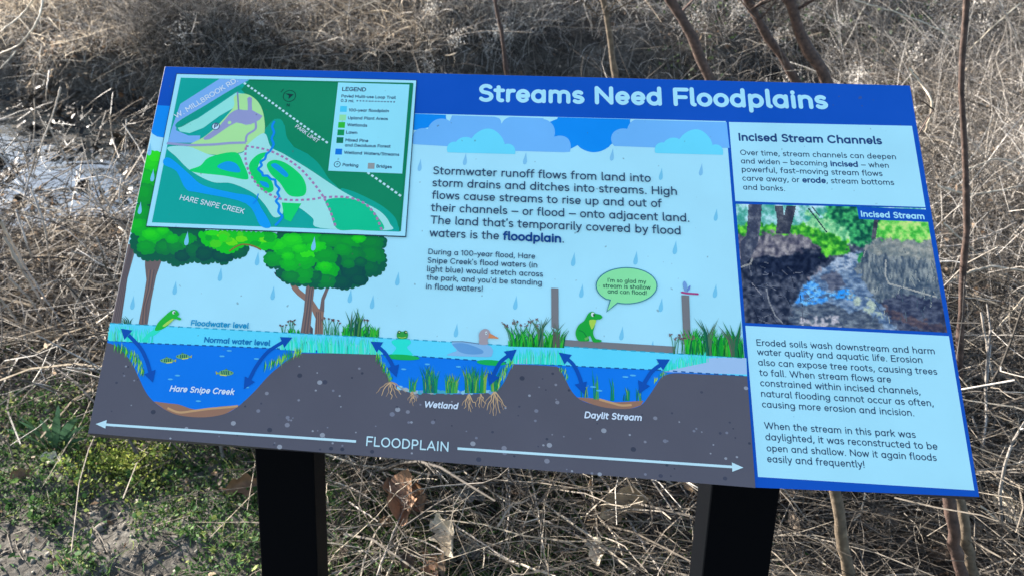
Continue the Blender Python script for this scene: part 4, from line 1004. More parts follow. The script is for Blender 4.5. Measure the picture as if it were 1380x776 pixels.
straw = [(0, (.04, .034, .028)), (.35, (.12, .102, .083)), (.7, (.25, .215, .175)), (1, (.44, .39, .32))]
greyb = [(0, (.020, .018, .016)), (.35, (.080, .071, .063)), (.65, (.21, .19, .17)), (.85, (.42, .39, .355)), (1, (.66, .62, .57))]
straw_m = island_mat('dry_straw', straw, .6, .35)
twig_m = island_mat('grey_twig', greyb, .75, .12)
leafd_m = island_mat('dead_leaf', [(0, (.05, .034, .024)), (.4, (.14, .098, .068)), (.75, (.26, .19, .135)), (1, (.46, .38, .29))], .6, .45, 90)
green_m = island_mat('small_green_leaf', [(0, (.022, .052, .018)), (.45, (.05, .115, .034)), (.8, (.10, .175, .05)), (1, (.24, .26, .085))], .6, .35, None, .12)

# --- dead grass lying matted under and beside the sign
def matted():
    parts = []
    for n, x0, x1, y0, y1, lmin, lmax, r in ((3600, -.75, 1.9, .25, 1.7, .12, .5, .0014), (7000, -.75, 1.9, .25, 1.7, .06, .28, .0008), (7000, .7, 3.6, .8, 4.2, .18, .6, .0016), (3000, .7, 3.6, .6, 4.2, .1, .3, .0010), (3900, -3.4, -.5, 1.15, 3.0, .15, .5, .0018), (1500, -3.0, -.66, 1.02, 2.1, .25, .7, .0026), (4500, -1.5, 4.6, 2.5, 6, .25, .8, .003), ):
        p = scatter(n, x0, x1, y0, y1, 140, .18, lambda x, y: ~((x < -.45) & (y < 1.0)) & ~line_of_water(x, y))
        N = len(p); p[:, 2] += rng.exponential(.035 if y1 < 6.5 else .16, N)
        d = dirs(N, -6, 38 if y1 < 6.5 else 75); L = rng.uniform(lmin, lmax, N)
        bend = np.concatenate([rng.normal(size=(N, 2))*.26, -rng.uniform(.1, .5, (N, 1))*np.maximum(d[:, 2:], .15)], 1)
        q = above_ground(grow(p, d, L, bend, 6, .038), .004)
        rad = r*rng.uniform(.45, 1.25, (N, 1))*np.linspace(1, .55, 6)[None]
        h = N//2
        parts.append(tubes(q[:h], rad[:h])); parts.append(ribbons(q[h:], rad[h:]*3.2))
    return merge(parts)
sunlit_pale_m = island_mat('sunlit_pale_grass', [(0, (.05, .040, .030)), (.25, (.24, .195, .145)), (.6, (.52, .445, .345)), (1, (.80, .72, .60))], .6, .45, 30)  # paler straw: sunshine on the left far grass is put into this colour
def far_grass(zones):
    parts = []
    for n, x0, x1, y0, y1, l0, l1, r, cl_, zz, e0 in zones:
        p = scatter(n, x0, x1, y0, y1, cl_, .2, not_water_g); N = len(p); p[:, 2] += rng.exponential(zz, N)*np.clip((p[:, 1]-4.8)/3, .2, 1)
        d = dirs(N, e0, 85); L = rng.uniform(l0, l1, N)*(np.clip((p[:, 1]-4.0)/3, .35, 1) if y0 > 5 else 1)
        q = above_ground(grow(p, d, L, np.concatenate([rng.normal(size=(N, 2))*.35, -rng.uniform(.0, .6, (N, 1))], 1), 5, .03), .01)
        parts.append(ribbons(q, 2*r*rng.uniform(.5, 1.4, (N, 1))*np.linspace(1, .4, 5)[None]))
    return merge(parts)
not_water_g = lambda x, y: ~((np.abs(y-yc_of(x)) < .95) & (x < 1.6))
v, f = far_grass([(12000, -4.5, -.6, 5.4, 9.0, .12, .5, .0020, 260, .14, -15), (1000, -4.4, -.8, 2.4, 3.5, .05, .18, .0012, 80, .015, -10), (2500, -6, 0, 8.8, 13, .25, .8, .0036, 160, .25, 0)])
tag(mesh_obj('sunlit_pale_grass', v, f, sunlit_pale_m, smooth=True), kind='stuff')
v, f = far_grass([(9000, -.6, 7, 5.4, 9.0, .15, .6, .0018, 260, .10, 10), (5000, -2, 9, 8.8, 13, .3, .9, .0034, 260, .2, 20), (4500, .9, 5, 2.6, 5.6, .12, .5, .0014, 160, .08, 5), (5000, -4.5, 6.5, 5.2, 8.0, .08, .3, .0016, 300, .05, -20), (2600, -4.5, -.4, 5.2, 5.9, .12, .4, .0018, 90, .10, -40)])
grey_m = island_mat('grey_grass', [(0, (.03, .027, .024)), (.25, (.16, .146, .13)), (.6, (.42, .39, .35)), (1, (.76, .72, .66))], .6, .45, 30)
tag(mesh_obj('grey_grass', v, f, grey_m, smooth=True), kind='stuff')
v, f = matted(); tag(mesh_obj('dead_grass', v, f, straw_m, smooth=True), kind='stuff')

# --- the tangle of standing dead stems
def patchy(x, y, y0):     # stands of stems with openings between them
    if y0 < 1.3: return np.ones(len(x), bool)
    return rng.random(len(x)) < sstep(.30, .62, vn(x*1.15+3, y*.8, 301)*.65+vn(x*3, y*2.2, 302)*.35)*1.05+.12
def tangle():
    parts = []
    zones = [  # n, x0,x1,y0,y1, hmin,hmax, lean lo,hi, radius, clumps
        (1700, .9, 3.6, 1.3, 3.6, .2, .75, 20, 85, .0020, 110),
        (2600, .2, 5.0, 2.8, 5.8, .3, 1.0, 35, 88, .0024, 160),
        (1500, -4.5, -.9, 5.25, 6.6, .12, .4, 0, 70, .0024, 90),
        (1000, -3.1, -2.15, 5.3, 5.9, 1.2, 2.4, 35, 85, .0024, 14), (700, -1.0, .4, 6.2, 7.4, .6, 1.3, 40, 85, .0026, 8), (800, 2.2, 5.2, 5.6, 7.6, .7, 1.5, 45, 88, .0024, 9),
        (3600, -4.5, 6.5, 5.9, 8.8, .35, 1.1, 40, 88, .0025, 220),
        (1700, -.95, .95, 1.15, 2.2, .36, .62, 50, 85, .0042, 50),  # unseen thicket behind the panel, added to shade the ground under the sign
        (3600, -6, 9, 8.2, 13, .6, 1.4, 45, 88, .0045, 300),
        (1300, -9, 13, 13, 22, .9, 2.0, 50, 88, .009, 200),
        (2500, -3.4, -.5, 1.3, 2.7, .12, .5, 5, 75, .0019, 115),
        (700, -1.0, 1.2, 1.6, 4, .2, .6, 30, 85, .0020, 60),
        (380, -4.4, -.8, 2.5, 3.5, .05, .2, 5, 60, .0017, 40)]
    for n, x0, x1, y0, y1, h0, h1, e0, e1, r, cl_ in zones:
        p = scatter(int(n*1.45), x0, x1, y0, y1, cl_, .22, lambda x, y: patchy(x, y, y0) & not_water(x, y) & ((h1 < .3) | ~line_of_water(x, y)))
        N = len(p); d = dirs(N, e0, e1); L = rng.uniform(h0, h1, N)
        if y0 > 5: L = L*np.clip((p[:, 1]-4.6)/3.4, .22, 1)
        bend = np.concatenate([rng.normal(size=(N, 2))*.3, -rng.uniform(0, .5, (N, 1))], 1)
        q = above_ground(grow(p, d, L, bend, 7, .018))
        rad = r*rng.uniform(.5, 1.3, (N, 1))*np.linspace(1.1, .45, 7)[None]
        parts.append(tubes(q, rad))
        # side twigs
        k = 4
        for _ in range(k):
            j = rng.integers(1, 6, N); b0 = q[np.arange(N), j]; M2 = len(b0)
            d2 = dirs(M2, -10, 75); L2 = L*rng.uniform(.15, .5, M2)
            b2 = np.concatenate([rng.normal(size=(M2, 2))*.3, rng.uniform(-.4, .2, (M2, 1))], 1)
            q2 = above_ground(grow(b0, d2, L2, b2, 4, .03)); parts.append(tubes(q2, r*.55*rng.uniform(.5, 1.1, (M2, 1))*np.linspace(1, .5, 4)[None]))
    return merge(parts)
v, f = tangle(); tag(mesh_obj('dead_brush', v, f, twig_m, smooth=True), kind='stuff')

# --- withered leaves and seed fluff caught in the tangle, leaf litter below
def leaf_quads(c, size, flat=0.0, curl=.35):
    """small folded leaves: 6 vertices, 2 quads each"""
    N = len(c); n = rng.normal(size=(N, 3)); n[:, 2] += np.where(rng.random(N) < .5, 1, -1)*flat if flat == 0 else flat
    n /= np.linalg.norm(n, axis=1, keepdims=True)
    u = np.cross(n, rng.normal(size=(N, 3))); u /= np.linalg.norm(u, axis=1, keepdims=True); w = np.cross(n, u)
    s = size[:, None]; asp = rng.uniform(.35, .8, (N, 1)); cu = rng.uniform(-curl, curl, (N, 1))+curl*.6
    a = c-u*s*.5; e_ = c+u*s*.5+n*s*cu*.5
    l0 = c-u*s*.15+w*s*asp*.5+n*s*cu*.5; r0 = c-u*s*.15-w*s*asp*.5+n*s*cu*.5
    l1 = c+u*s*.22+w*s*asp*.34+n*s*cu*.55; r1 = c+u*s*.22-w*s*asp*.34+n*s*cu*.55
    m0 = c-u*s*.1; m1 = c+u*s*.2+n*s*cu*.12
    v = np.stack([a, l0, l1, e_, r1, r0, m0, m1], 1).reshape(-1, 3)
    b = (np.arange(N)*8)[:, None]
    f = np.concatenate([b+np.array([[0, 6, 1, 1]]), b+np.array([[0, 5, 6, 6]]), b+np.array([[1, 6, 7, 2]]), b+np.array([[6, 5, 4, 7]]), b+np.array([[2, 7, 3, 3]]), b+np.array([[7, 4, 3, 3]])])
    return v, f
def tri_fix(v, f):   # split into triangles so that no quad has a repeated corner
    t1 = f[:, [0, 1, 2]]; t2 = f[:, [0, 2, 3]]; ok = f[:, 2] != f[:, 3]
    return v, np.concatenate([t1, t2[ok]])
def caught():
    cs, ss = [], []
    for n, x0, x1, y0, y1, z0, z1, s0, s1 in ((5200, -4.5, 6.5, 5.3, 8.6, .03, .6, .008, .03), (3000, -6, 9, 8.4, 13, .1, 1.2, .012, .045), (3200, .8, 4.5, 1.4, 5.6, .0, .5, .010, .032), (1400, -2.5, -.6, 1.3, 2.7, 0, .25, .010, .03)):
        p = scatter(n, x0, x1, y0, y1, 220, .3, lambda x, y: not_water(x, y) & ~line_of_water(x, y))
        p[:, 2] += rng.uniform(z0, z1, len(p))*rng.random(len(p))**.6*(np.clip((p[:, 1]-4.8)/3, .15, 1) if y0 > 5 else 1); cs.append(p); ss.append(rng.uniform(s0, s1, len(p)))
    return tri_fix(*leaf_quads(np.concatenate(cs), np.concatenate(ss)))
v, f = caught(); tag(mesh_obj('withered_leaves', v, f, leafd_m), kind='stuff')
def litter():
    cs, ss = [], []
    for n, x0, x1, y0, y1, s0, s1 in ((520, -.4, 2.2, .3, 1.8, .02, .06), (1500, -3, 4, 1.3, 4, .025, .07), (2600, -4, 5, 2.3, 7, .02, .06), (200, -1.5, -.4, .3, 1.3, .01, .025), (1300, -4, -.8, 5.2, 6.4, .02, .06)):
        p = scatter(n, x0, x1, y0, y1, 0, 0, lambda x, y: ~((np.abs(y-yc_of(x)) < .8) & (x < 1.6)))
        p[:, 2] += rng.uniform(.004, .03, len(p)); cs.append(p); ss.append(rng.uniform(s0, s1, len(p)))
    return tri_fix(*leaf_quads(np.concatenate(cs), np.concatenate(ss), flat=1.6))
def drift():       # bigger curled leaves between and beside the posts
    p = scatter(230, -.2, 2.2, .3, 1.5, 40, .16, lambda x, y: x > -.32); p[:, 2] += rng.uniform(.01, .06, len(p))
    return tri_fix(*leaf_quads(p, rng.uniform(.03, .085, len(p)), flat=.7, curl=.6))
v, f = drift(); tag(mesh_obj('curled_leaves', v, f, leafd_m), kind='stuff')
def floating():
    p = scatter(1000, -4.5, -.4, 3.4, 5.5, 22, .16, lambda x, y: (np.abs(y-yc_of(x)) < .95)); p[:, 2] = np.maximum(p[:, 2], WZ)+.006
    a = tri_fix(*leaf_quads(p, rng.uniform(.015, .05, len(p)), flat=2.5, curl=.2))
    c2 = scatter(3000, -4.8, -.4, 3.0, 5.7, 0, 0, lambda x, y: (np.abs(y-yc_of(x)) < 1.1) & (vn(x*2.2+5, y*4.5, 401)*.6+vn(x*6, y*11, 402)*.4 > .60)); c2[:, 2] = np.maximum(c2[:, 2], WZ)+rng.uniform(.003, .03, len(c2))
    a = merge([a, tri_fix(*leaf_quads(c2, rng.uniform(.03, .10, len(c2)), flat=1.6, curl=.4))])
    p = scatter(800, -4.5, -.4, 3.2, 5.6, 30, .22, lambda x, y: (np.abs(y-yc_of(x)) < 1.0)); p[:, 2] = np.maximum(p[:, 2], WZ)+.005
    N = len(p); q = grow(p, dirs(N, -2, 40), rng.uniform(.06, .4, N), rng.normal(size=(N, 3))*np.array([.15, .15, .02]), 5, .02); q[..., 2] = np.maximum(q[..., 2], WZ+.003)
    b = tri_fix(*tubes(q, rng.uniform(.0015, .004, (N, 1))*np.ones((1, 5))))
    return merge([a, b])
wet_m = island_mat('wet_debris', [(0, (.018, .014, .010)), (.6, (.07, .052, .036)), (1, (.22, .17, .12))], .5, .0, 60)
v, f = floating(); tag(mesh_obj('drowned_leaves', v, f, wet_m), kind='stuff')
v, f = litter(); tag(mesh_obj('leaf_litter', v, f, leafd_m), kind='stuff')
fluff_m = island_mat('seed_fluff', [(0, (.38, .35, .31)), (1, (.80, .76, .70))], .9, .3)
def fluff():
    c = []
    for i in range(230):
        x, y = rng.uniform(-2.5, 5.5), rng.uniform(4.8, 8.5)
        if not_water(np.array(x), np.array(y)): c.append((x, y, ground_h(x, y)+rng.uniform(.15, .6)))
    c = np.array(c); p = (c[:, None]+rng.normal(size=(len(c), 130, 3))*np.array([.035, .035, .045])).reshape(-1, 3)
    return tri_fix(*leaf_quads(p, rng.uniform(.006, .017, len(p))))
v, f = fluff(); tag(mesh_obj('seed_fluff', v, f, fluff_m), kind='stuff')

# --- moss, clover and low herbs on the bare soil at the lower left
def green_density(x, y):
    return sstep(.38, .62, vn(x*5, y*5, 201)*.6+vn(x*14, y*14, 202)*.4+.16*sstep(-1.35, -.6, x)+.03*sstep(-.9, -1.3, x)-.03*sstep(.75, .45, y))*(1-sstep(.05, .75, x))*(1-sstep(.98, 1.2, y))
def herbs():
    p = scatter(90000, -1.9, .75, .2, 1.8); g = green_density(p[:, 0], p[:, 1]); p = p[rng.random(len(p)) < g*.95+.05]
    N = len(p); p[:, 2] += .002+.011*rng.exponential(1, N).clip(0, 3)
    a = tri_fix(*leaf_quads(p, (.004+.0045*rng.exponential(1, N)).clip(0, .024), flat=1.0, curl=.2))
    p = scatter(16000, -1.9, .9, .2, 1.8); g = green_density(p[:, 0], p[:, 1]); p = p[rng.random(len(p)) < g*.8+.10]
    N = len(p); q = grow(p, dirs(N, 25, 85), rng.uniform(.02, .07, N), np.concatenate([rng.normal(size=(N, 2))*.3, -rng.uniform(.1, .5, (N, 1))], 1), 4)
    b = ribbons(q, np.full((N, 4), .0022)*np.array([1, 1, .8, .2]))
    b = tri_fix(*b)
    return merge([a, b])
v, f = herbs(); tag(mesh_obj('clover_and_moss', v, f, green_m), kind='stuff')
def clods():
    p = scatter(6000, -1.9, .4, .2, 1.5, 0, 0, lambda x, y: rng.random(len(x)) < 1-.8*green_density(x, y)); N = len(p)
    base = np.array([(1, 0, 0), (-1, 0, 0), (0, 1, 0), (0, -1, 0), (0, 0, .7), (0, 0, -.7)], float)
    oc = np.array([(0, 2, 4), (2, 1, 4), (1, 3, 4), (3, 0, 4), (2, 0, 5), (1, 2, 5), (3, 1, 5), (0, 3, 5)])
    s = .0022+.0028*rng.exponential(1, (N, 1, 1)).clip(0, 4); v = p[:, None]+base[None]*s*rng.uniform(.6, 1.5, (N, 6, 3))+rng.normal(size=(N, 6, 3))*s*.2
    return v.reshape(-1, 3), (np.arange(N)[:, None, None]*6+oc[None]).reshape(-1, 3)
v, f = clods(); tag(mesh_obj('soil_crumbs', v, f, island_mat('soil_crumb', [(0, (.05, .044, .036)), (1, (.24, .22, .19))], .95)), kind='stuff')
def chips():   # short bits of straw and bark on the soil
    p = scatter(1500, -1.9, .5, .2, 1.6); N = len(p); p[:, 2] += .004
    q = above_ground(grow(p, dirs(N, -4, 14), rng.uniform(.015, .09, N), rng.normal(size=(N, 3))*.12, 4), .003)
    return tubes(q, rng.uniform(.0006, .0018, (N, 1))*np.ones((1, 4)))
v, f = chips(); tag(mesh_obj('straw_bits', v, f, straw_m), kind='stuff')

# touches of other colour in the growth: evergreen sprigs, a rusty drift of leaves, low herb with a sunlit patch put into its yellow-green
def sprigs():
    p = scatter(1500, 1.0, 3.2, 5.6, 8.2, 34, .16); p[:, 2] += rng.uniform(.02, .6, len(p))
    return tri_fix(*leaf_quads(p, rng.uniform(.012, .04, len(p))))
v, f = sprigs(); tag(mesh_obj('evergreen_sprigs', v, f, island_mat('evergreen_sprig', [(0, (.014, .030, .014)), (.6, (.05, .085, .035)), (1, (.13, .16, .07))], .5, .3)), kind='stuff')
def rusty():
    c = on_ground(205, 112, -.05); p = scatter(1100, c[0]-.5, c[0]+.35, c[1]-.35, c[1]+.5); p[:, 2] += rng.uniform(.0, .12, len(p))
    return tri_fix(*leaf_quads(p, rng.uniform(.015, .05, len(p)), flat=.8))
v, f = rusty(); tag(mesh_obj('rusty_leaves', v, f, island_mat('rusty_leaf', [(0, (.06, .028, .012)), (.6, (.22, .10, .04)), (1, (.40, .22, .10))], .6, .45)), kind='stuff')
def sunlit_herb_patch():  # low herb leaves; the sunny spot is painted in by their yellow-green
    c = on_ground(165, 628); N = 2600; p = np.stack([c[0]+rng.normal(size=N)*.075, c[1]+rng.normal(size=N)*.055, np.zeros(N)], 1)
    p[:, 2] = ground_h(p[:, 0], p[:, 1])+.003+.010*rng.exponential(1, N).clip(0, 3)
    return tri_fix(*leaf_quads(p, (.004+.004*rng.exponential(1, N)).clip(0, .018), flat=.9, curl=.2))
v, f = sunlit_herb_patch(); tag(mesh_obj('sunlit_yellow_herb', v, f, island_mat('sunlit_yellow_leaf', [(0, (.08, .14, .03)), (.5, (.20, .26, .05)), (1, (.40, .42, .11))], .6, .4, None, .12)), kind='stuff')

# ================================================================ SINGLE PLANTS, STALKS AND LEAVES
bark_red, nt, b = new_mat('reddish_bark')
tc = nt.nodes.new('ShaderNodeTexCoord'); n1 = nz(45, 6); r = ramp(nt, [(.35, (.030, .018, .014)), (.6, (.085, .05, .038)), (.75, (.16, .11, .085))]); nt.links.new(n1.outputs['Fac'], r.inputs['Fac']); nt.links.new(r.outputs['Color'], b.inputs['Base Color']); b.inputs['Roughness'].default_value = .8
bp = nt.nodes.new('ShaderNodeBump'); bp.inputs['Strength'].default_value = 1.0; bp.inputs['Distance'].default_value = .004; nt.links.new(n1.outputs['Fac'], bp.inputs['Height']); nt.links.new(bp.outputs[0], b.inputs['Normal'])
bark_tan, nt, b = new_mat('tan_bark')
tc = nt.nodes.new('ShaderNodeTexCoord'); n1 = nz(45, 6); r = ramp(nt, [(.35, (.06, .045, .03)), (.6, (.14, .105, .07)), (.75, (.24, .19, .13))]); nt.links.new(n1.outputs['Fac'], r.inputs['Fac']); nt.links.new(r.outputs['Color'], b.inputs['Base Color']); b.inputs['Roughness'].default_value = .8
bp = nt.nodes.new('ShaderNodeBump'); bp.inputs['Strength'].default_value = 1.0; bp.inputs['Distance'].default_value = .004; nt.links.new(n1.outputs['Fac'], bp.inputs['Height']); nt.links.new(bp.outputs[0], b.inputs['Normal'])

def resample(pts, n):
    p = np.array(smooth_path([tuple(q) for q in pts], 8)); s = np.r_[0, np.cumsum(np.linalg.norm(np.diff(p, axis=0), axis=1))]
    t = np.linspace(0, s[-1], n); return np.stack([np.interp(t, s, p[:, k]) for k in range(3)], 1)
def stem_tube(pts, r0, r1, n=26, sides=7, wig=.0):
    p = resample(pts, n)
    if wig: p[1:-1] += rng.normal(size=(n-2, 3))*wig
    rad = np.linspace(r0, r1, n)*(1+.10*rng.normal(size=n).clip(-1.5, 1.5)+.22*(rng.random(n) < .12))
    return tubes(p[None], rad[None], sides)
def sapling(label, pts, r0, r1, mat, crown_at, crown=True, height=2.0, ntw=60, spread=.7):
    """a thin woody stem rising out of the picture, with its bare twigs above"""
    base = np.array(pts[0], float); base[2] = ground_h(base[0], base[1])-.03
    pts = [tuple(base)]+[tuple(p) for p in pts[1:]]
    d = np.array(pts[-1])-np.array(pts[-2]); d /= np.linalg.norm(d)
    topp = np.array(pts[-1])+d*height*.5; top2 = topp+np.array([d[0]*.3, d[1]*.3, 1])*height*.5
    full = pts+[tuple(topp), tuple(top2)]
    root = empty('woody_sapling', tuple(base), label, 'sapling')
    v, f = stem_tube(full, r0, r1*.5, 40, 8, r0*.12); mesh_obj('trunk', v-base, f, mat, root, smooth=True)
    P_ = resample(full, 60); z0 = crown_at
    hi = P_[P_[:, 2] > z0]
    if len(hi):
        N = ntw; b0 = hi[rng.integers(0, len(hi), N)]; dd = dirs(N, 5, 70); L = rng.uniform(.25, 1, N)*spread
        q = grow(b0, dd, L, np.concatenate([rng.normal(size=(N, 2))*.2, rng.uniform(-.1, .4, (N, 1))], 1), 6, .02)
        parts = [tubes(q, r1*.32*rng.uniform(.5, 1, (N, 1))*np.linspace(1, .4, 6)[None])]
        for _ in range(4):
            j = rng.integers(1, 6, N); bb = q[np.arange(N), j]
            q2 = grow(bb, dirs(N, -10, 70), L*rng.uniform(.2, .5, N), rng.normal(size=(N, 3))*.2, 4, .03); parts.append(tubes(q2, r1*.16*np.linspace(1, .5, 4)[None]*np.ones((N, 1))))
        v, f = merge(parts); mesh_obj('crown', v-base, f, mat, root, smooth=True)
    return root
g0 = lambda px, py, Y: tuple(at(px, py, Y))
# the red-brown stem at the right edge
sapling('reddish brown upright stem rising past the right edge of the sign to the top', [g0(1296, 560, 1.15), g0(1295, 420, 1.15), g0(1302, 300, 1.15), g0(1300, 200, 1.15), g0(1296, 100, 1.15), g0(1303, 0, 1.15), g0(1304, -120, 1.15)], .0095, .0085, bark_red, 1.9, height=1.6, ntw=26)
def leaning(label, x0, y0, x1, y1, Y, wpx, mat, bow=4, h=2.6, n=60):
    Rr = wpx/2/F_PX*(Y-CP[1])
    a = np.array(at(x1, y1, Y)); t = np.array(at(x0, y0, Y)); d = (a-t)/np.linalg.norm(a-t)
    k = a.copy(); foot = a+d*(a[2]-ground_h(a[0], a[1]))/max(.3, -d[2])
    mid = (a+t)/2+np.array([bow*Y/1300, 0, 0])
    return sapling(label, [tuple(foot), tuple(a), tuple(mid), tuple(t)], Rr*1.1, Rr*.95, mat, t[2]-.12, height=h, ntw=n, spread=1.0)
leaning('dark leaning stem above the word Floodplains, leftmost of three dark stems', 903, -4, 957, 108, 2.9, 15, bark_red)
leaning('dark slender leaning stem, middle one of three above the sign', 1005, -4, 1073, 110, 3.1, 12, bark_red, -5)
leaning('thickest dark leaning stem, rightmost of three above the sign', 1061, -4, 1116, 112, 3.0, 16, bark_red, -6)
leaning('pale and dark two tone stem above the word Need', 812, -4, 829, 106, 3.4, 9, bark_tan, 3, 1.6, 26)
leaning('thin brown stem above the word Streams', 666, -4, 683, 102, 5.4, 6, bark_red, 3, 1.4, 22)
def under(label, x0, y0, x1, y1, Y, wpx, mat):
    Rr = wpx/2/F_PX*(Y-CP[1]); a = np.array(at(x1, y1, Y)); t = np.array(at(x0, y0, Y)); d = (a-t)/np.linalg.norm(a-t)
    foot = a+d*max(0, (a[2]-ground_h(a[0], a[1])))/max(.3, -d[2])
    tp = t-d*.5+np.array([0, .12, 0])
    return sapling(label, [tuple(foot), tuple(a), tuple((a+t)/2+np.array([-.004, 0, 0])), tuple(t), tuple(tp)], Rr*1.1, Rr, mat, .9, height=.12, ntw=4, spread=.2)
under('tan brown stem growing under the sign just right of the right post', 1122, 655, 1150, 800, .40, 19, bark_tan)
under('grey brown stem under the lower right corner of the sign, left of a pair', 1276, 664, 1302, 800, .42, 19, bark_red)
under('darker brown stem under the lower right corner of the sign, right of a pair', 1291, 664, 1318, 800, .46, 17, bark_tan)

# pale dry stalks lying and arching, traced one by one
stalk_pale = island_mat('pale_stalk', [(0, (.30, .25, .19)), (1, (.52, .46, .37))], .6, 0, 25)
stalk_grey = island_mat('grey_stalk', [(0, (.20, .175, .15)), (1, (.36, .32, .28))], .7, 0, 25)
def stalk(pts3, r0, r1, label, group, mat=None, n=22, fork=None):
    base = np.array(pts3[0]); v, f = stem_tube(pts3, r0, r1, n, 6, r0*.25)
    o = mesh_obj('dry_stalk', v-base, f, mat or stalk_pale, smooth=True); o.location = tuple(base)
    return tag(o, label, 'stalk', group)
def px_on_ground(pts, lift):
    out = []
    for i, (x, y) in enumerate(pts):
        l = lift[i] if isinstance(lift, (list, tuple)) else lift
        p = on_ground(x, y, .0); p = on_ground(x, y, float(ground_h(p[0], p[1]))+l); out.append(tuple(p))
    return out
ZA = lambda pts: [(340+x/3.833, 590+y/3.833) for x, y in pts]
ZB = lambda pts: [(680+x/3.632, 600+y/3.632) for x, y in pts]
under_l = 'pale dry stalk lying on dead leaves and green weeds between the two posts'
for pts, w in [(ZA([(410, 700), (560, 650), (700, 615), (980, 598)]), 9), (ZA([(640, 720), (700, 560), (800, 330), (880, 190)]), 10), (ZA([(380, 80), (560, 140), (800, 165), (920, 188), (1090, 168), (1200, 145), (1380, 255)]), 12),
               (ZA([(480, 90), (640, 200), (760, 310), (880, 410), (990, 420)]), 9), (ZA([(500, 330), (650, 430)]), 10), (ZA([(990, 405), (1120, 500), (1380, 665)]), 11), (ZA([(1050, 470), (1200, 570), (1380, 660)]), 9), (ZA([(1090, 170), (1240, 280), (1390, 380)]), 10), (ZA([(1325, 150), (1330, 320), (1315, 500)]), 11),
               (ZA([(690, 720), (740, 600), (790, 480), (880, 455), (1010, 430)]), 8), (ZA([(390, 205), (490, 85)]), 10), (ZA([(390, 215), (520, 260), (640, 330)]), 9), (ZA([(990, 590), (900, 540), (790, 510), (690, 590), (520, 713)]), 8),
               (ZB([(0, 145), (150, 255), (330, 380), (480, 490), (640, 630)]), 15), (ZB([(0, 285), (200, 370), (350, 440), (520, 540), (640, 620)]), 13), (ZB([(460, 135), (560, 290), (640, 420), (700, 520), (780, 639)]), 16), (ZB([(450, 350), (530, 430), (580, 540)]), 9), (ZB([(0, 550), (100, 590), (250, 640)]), 13), (ZB([(845, 170), (940, 310)]), 10),
               (ZB([(630, 540), (780, 550), (910, 570)]), 9), (ZB([(120, 110), (160, 300), (190, 500)]), 10), (ZB([(20, 110), (0, 400)]), 10), (ZB([(430, 120), (430, 300)]), 8), (ZB([(220, 110), (150, 250), (90, 400)]), 8), (ZB([(640, 420), (720, 350), (850, 330), (920, 300)]), 7)]:
    P3 = px_on_ground(pts, [rng.uniform(.03, .07) for _ in pts])
    stalk(P3, w/3.7/2/F_PX*2.1, w/3.7/2/F_PX*2.1*.7, under_l, 'pale dry stalks on the ground between the posts', stalk_pale if rng.random() < .6 else stalk_grey)
ZD = lambda pts: [(x/2.771, 200+y/2.771) for x, y in pts]
left_l = 'bare grey cane arching through the tangle at the left of the sign'
for pts, w, Y in [([(320, 150), (375, 215), (430, 265), (480, 320)], 9, 1.7), ([(355, 80), (385, 170), (430, 250), (486, 322)], 9, 1.8), ([(455, 110), (445, 190), (470, 260), (492, 320)], 9, 1.75), ([(262, 380), (340, 420), (445, 462)], 8, 1.5), ([(360, 330), (385, 390), (440, 462)], 8, 1.55), ([(425, 330), (410, 375), (420, 420)], 7, 1.6),
                  ([(345, 430), (290, 510), (215, 572)], 8, 1.4), ([(0, 270), (80, 420), (170, 560), (235, 660)], 14, 1.35), ([(15, 330), (110, 500), (200, 640), (230, 776)], 16, 1.3), ([(120, 160), (165, 290), (185, 430), (188, 560)], 10, 1.6), ([(60, 230), (100, 360), (150, 480), (210, 560)], 10, 1.5), ([(140, 0), (110, 110), (70, 240), (10, 380)], 10, 2.2),
                  ([(0, 20), (60, 100), (130, 170), (205, 165)], 9, 2.6), ([(250, 500), (310, 610), (385, 735)], 8, 1.25), ([(320, 590), (360, 630), (410, 668)], 7, 1.25), ([(360, 540), (390, 590), (420, 640)], 7, 1.3), ([(240, 776), (300, 720), (390, 640)], 9, 1.2), ([(290, 300), (282, 260), (310, 230), (390, 230)], 6, 1.8), ([(180, 170), (230, 150), (320, 152)], 7, 2.1), ([(230, 0), (260, 60), (330, 110)], 6, 2.6), ([(30, 480), (130, 590), (200, 776)], 12, 1.25), ([(0, 560), (60, 640), (120, 776)], 10, 1.2), ([(60, 776), (90, 640), (75, 560)], 8, 1.3)]:
    q = ZD(pts); P3 = [tuple(at(x, y, Y+rng.uniform(-.06, .06))) for x, y in q]
    for i in range(len(P3)):
        gz = float(ground_h(P3[i][0], P3[i][1]))+.01
        if P3[i][2] < gz: P3[i] = (P3[i][0], P3[i][1], gz)
    stalk(P3, w/2.771/2/F_PX*(Y-CP[1]), w/2.771/2/F_PX*(Y-CP[1])*.5, left_l, 'grey canes left of the sign', stalk_grey)
ul_l = 'long pale stem leaning across the top left corner over the dry brush'
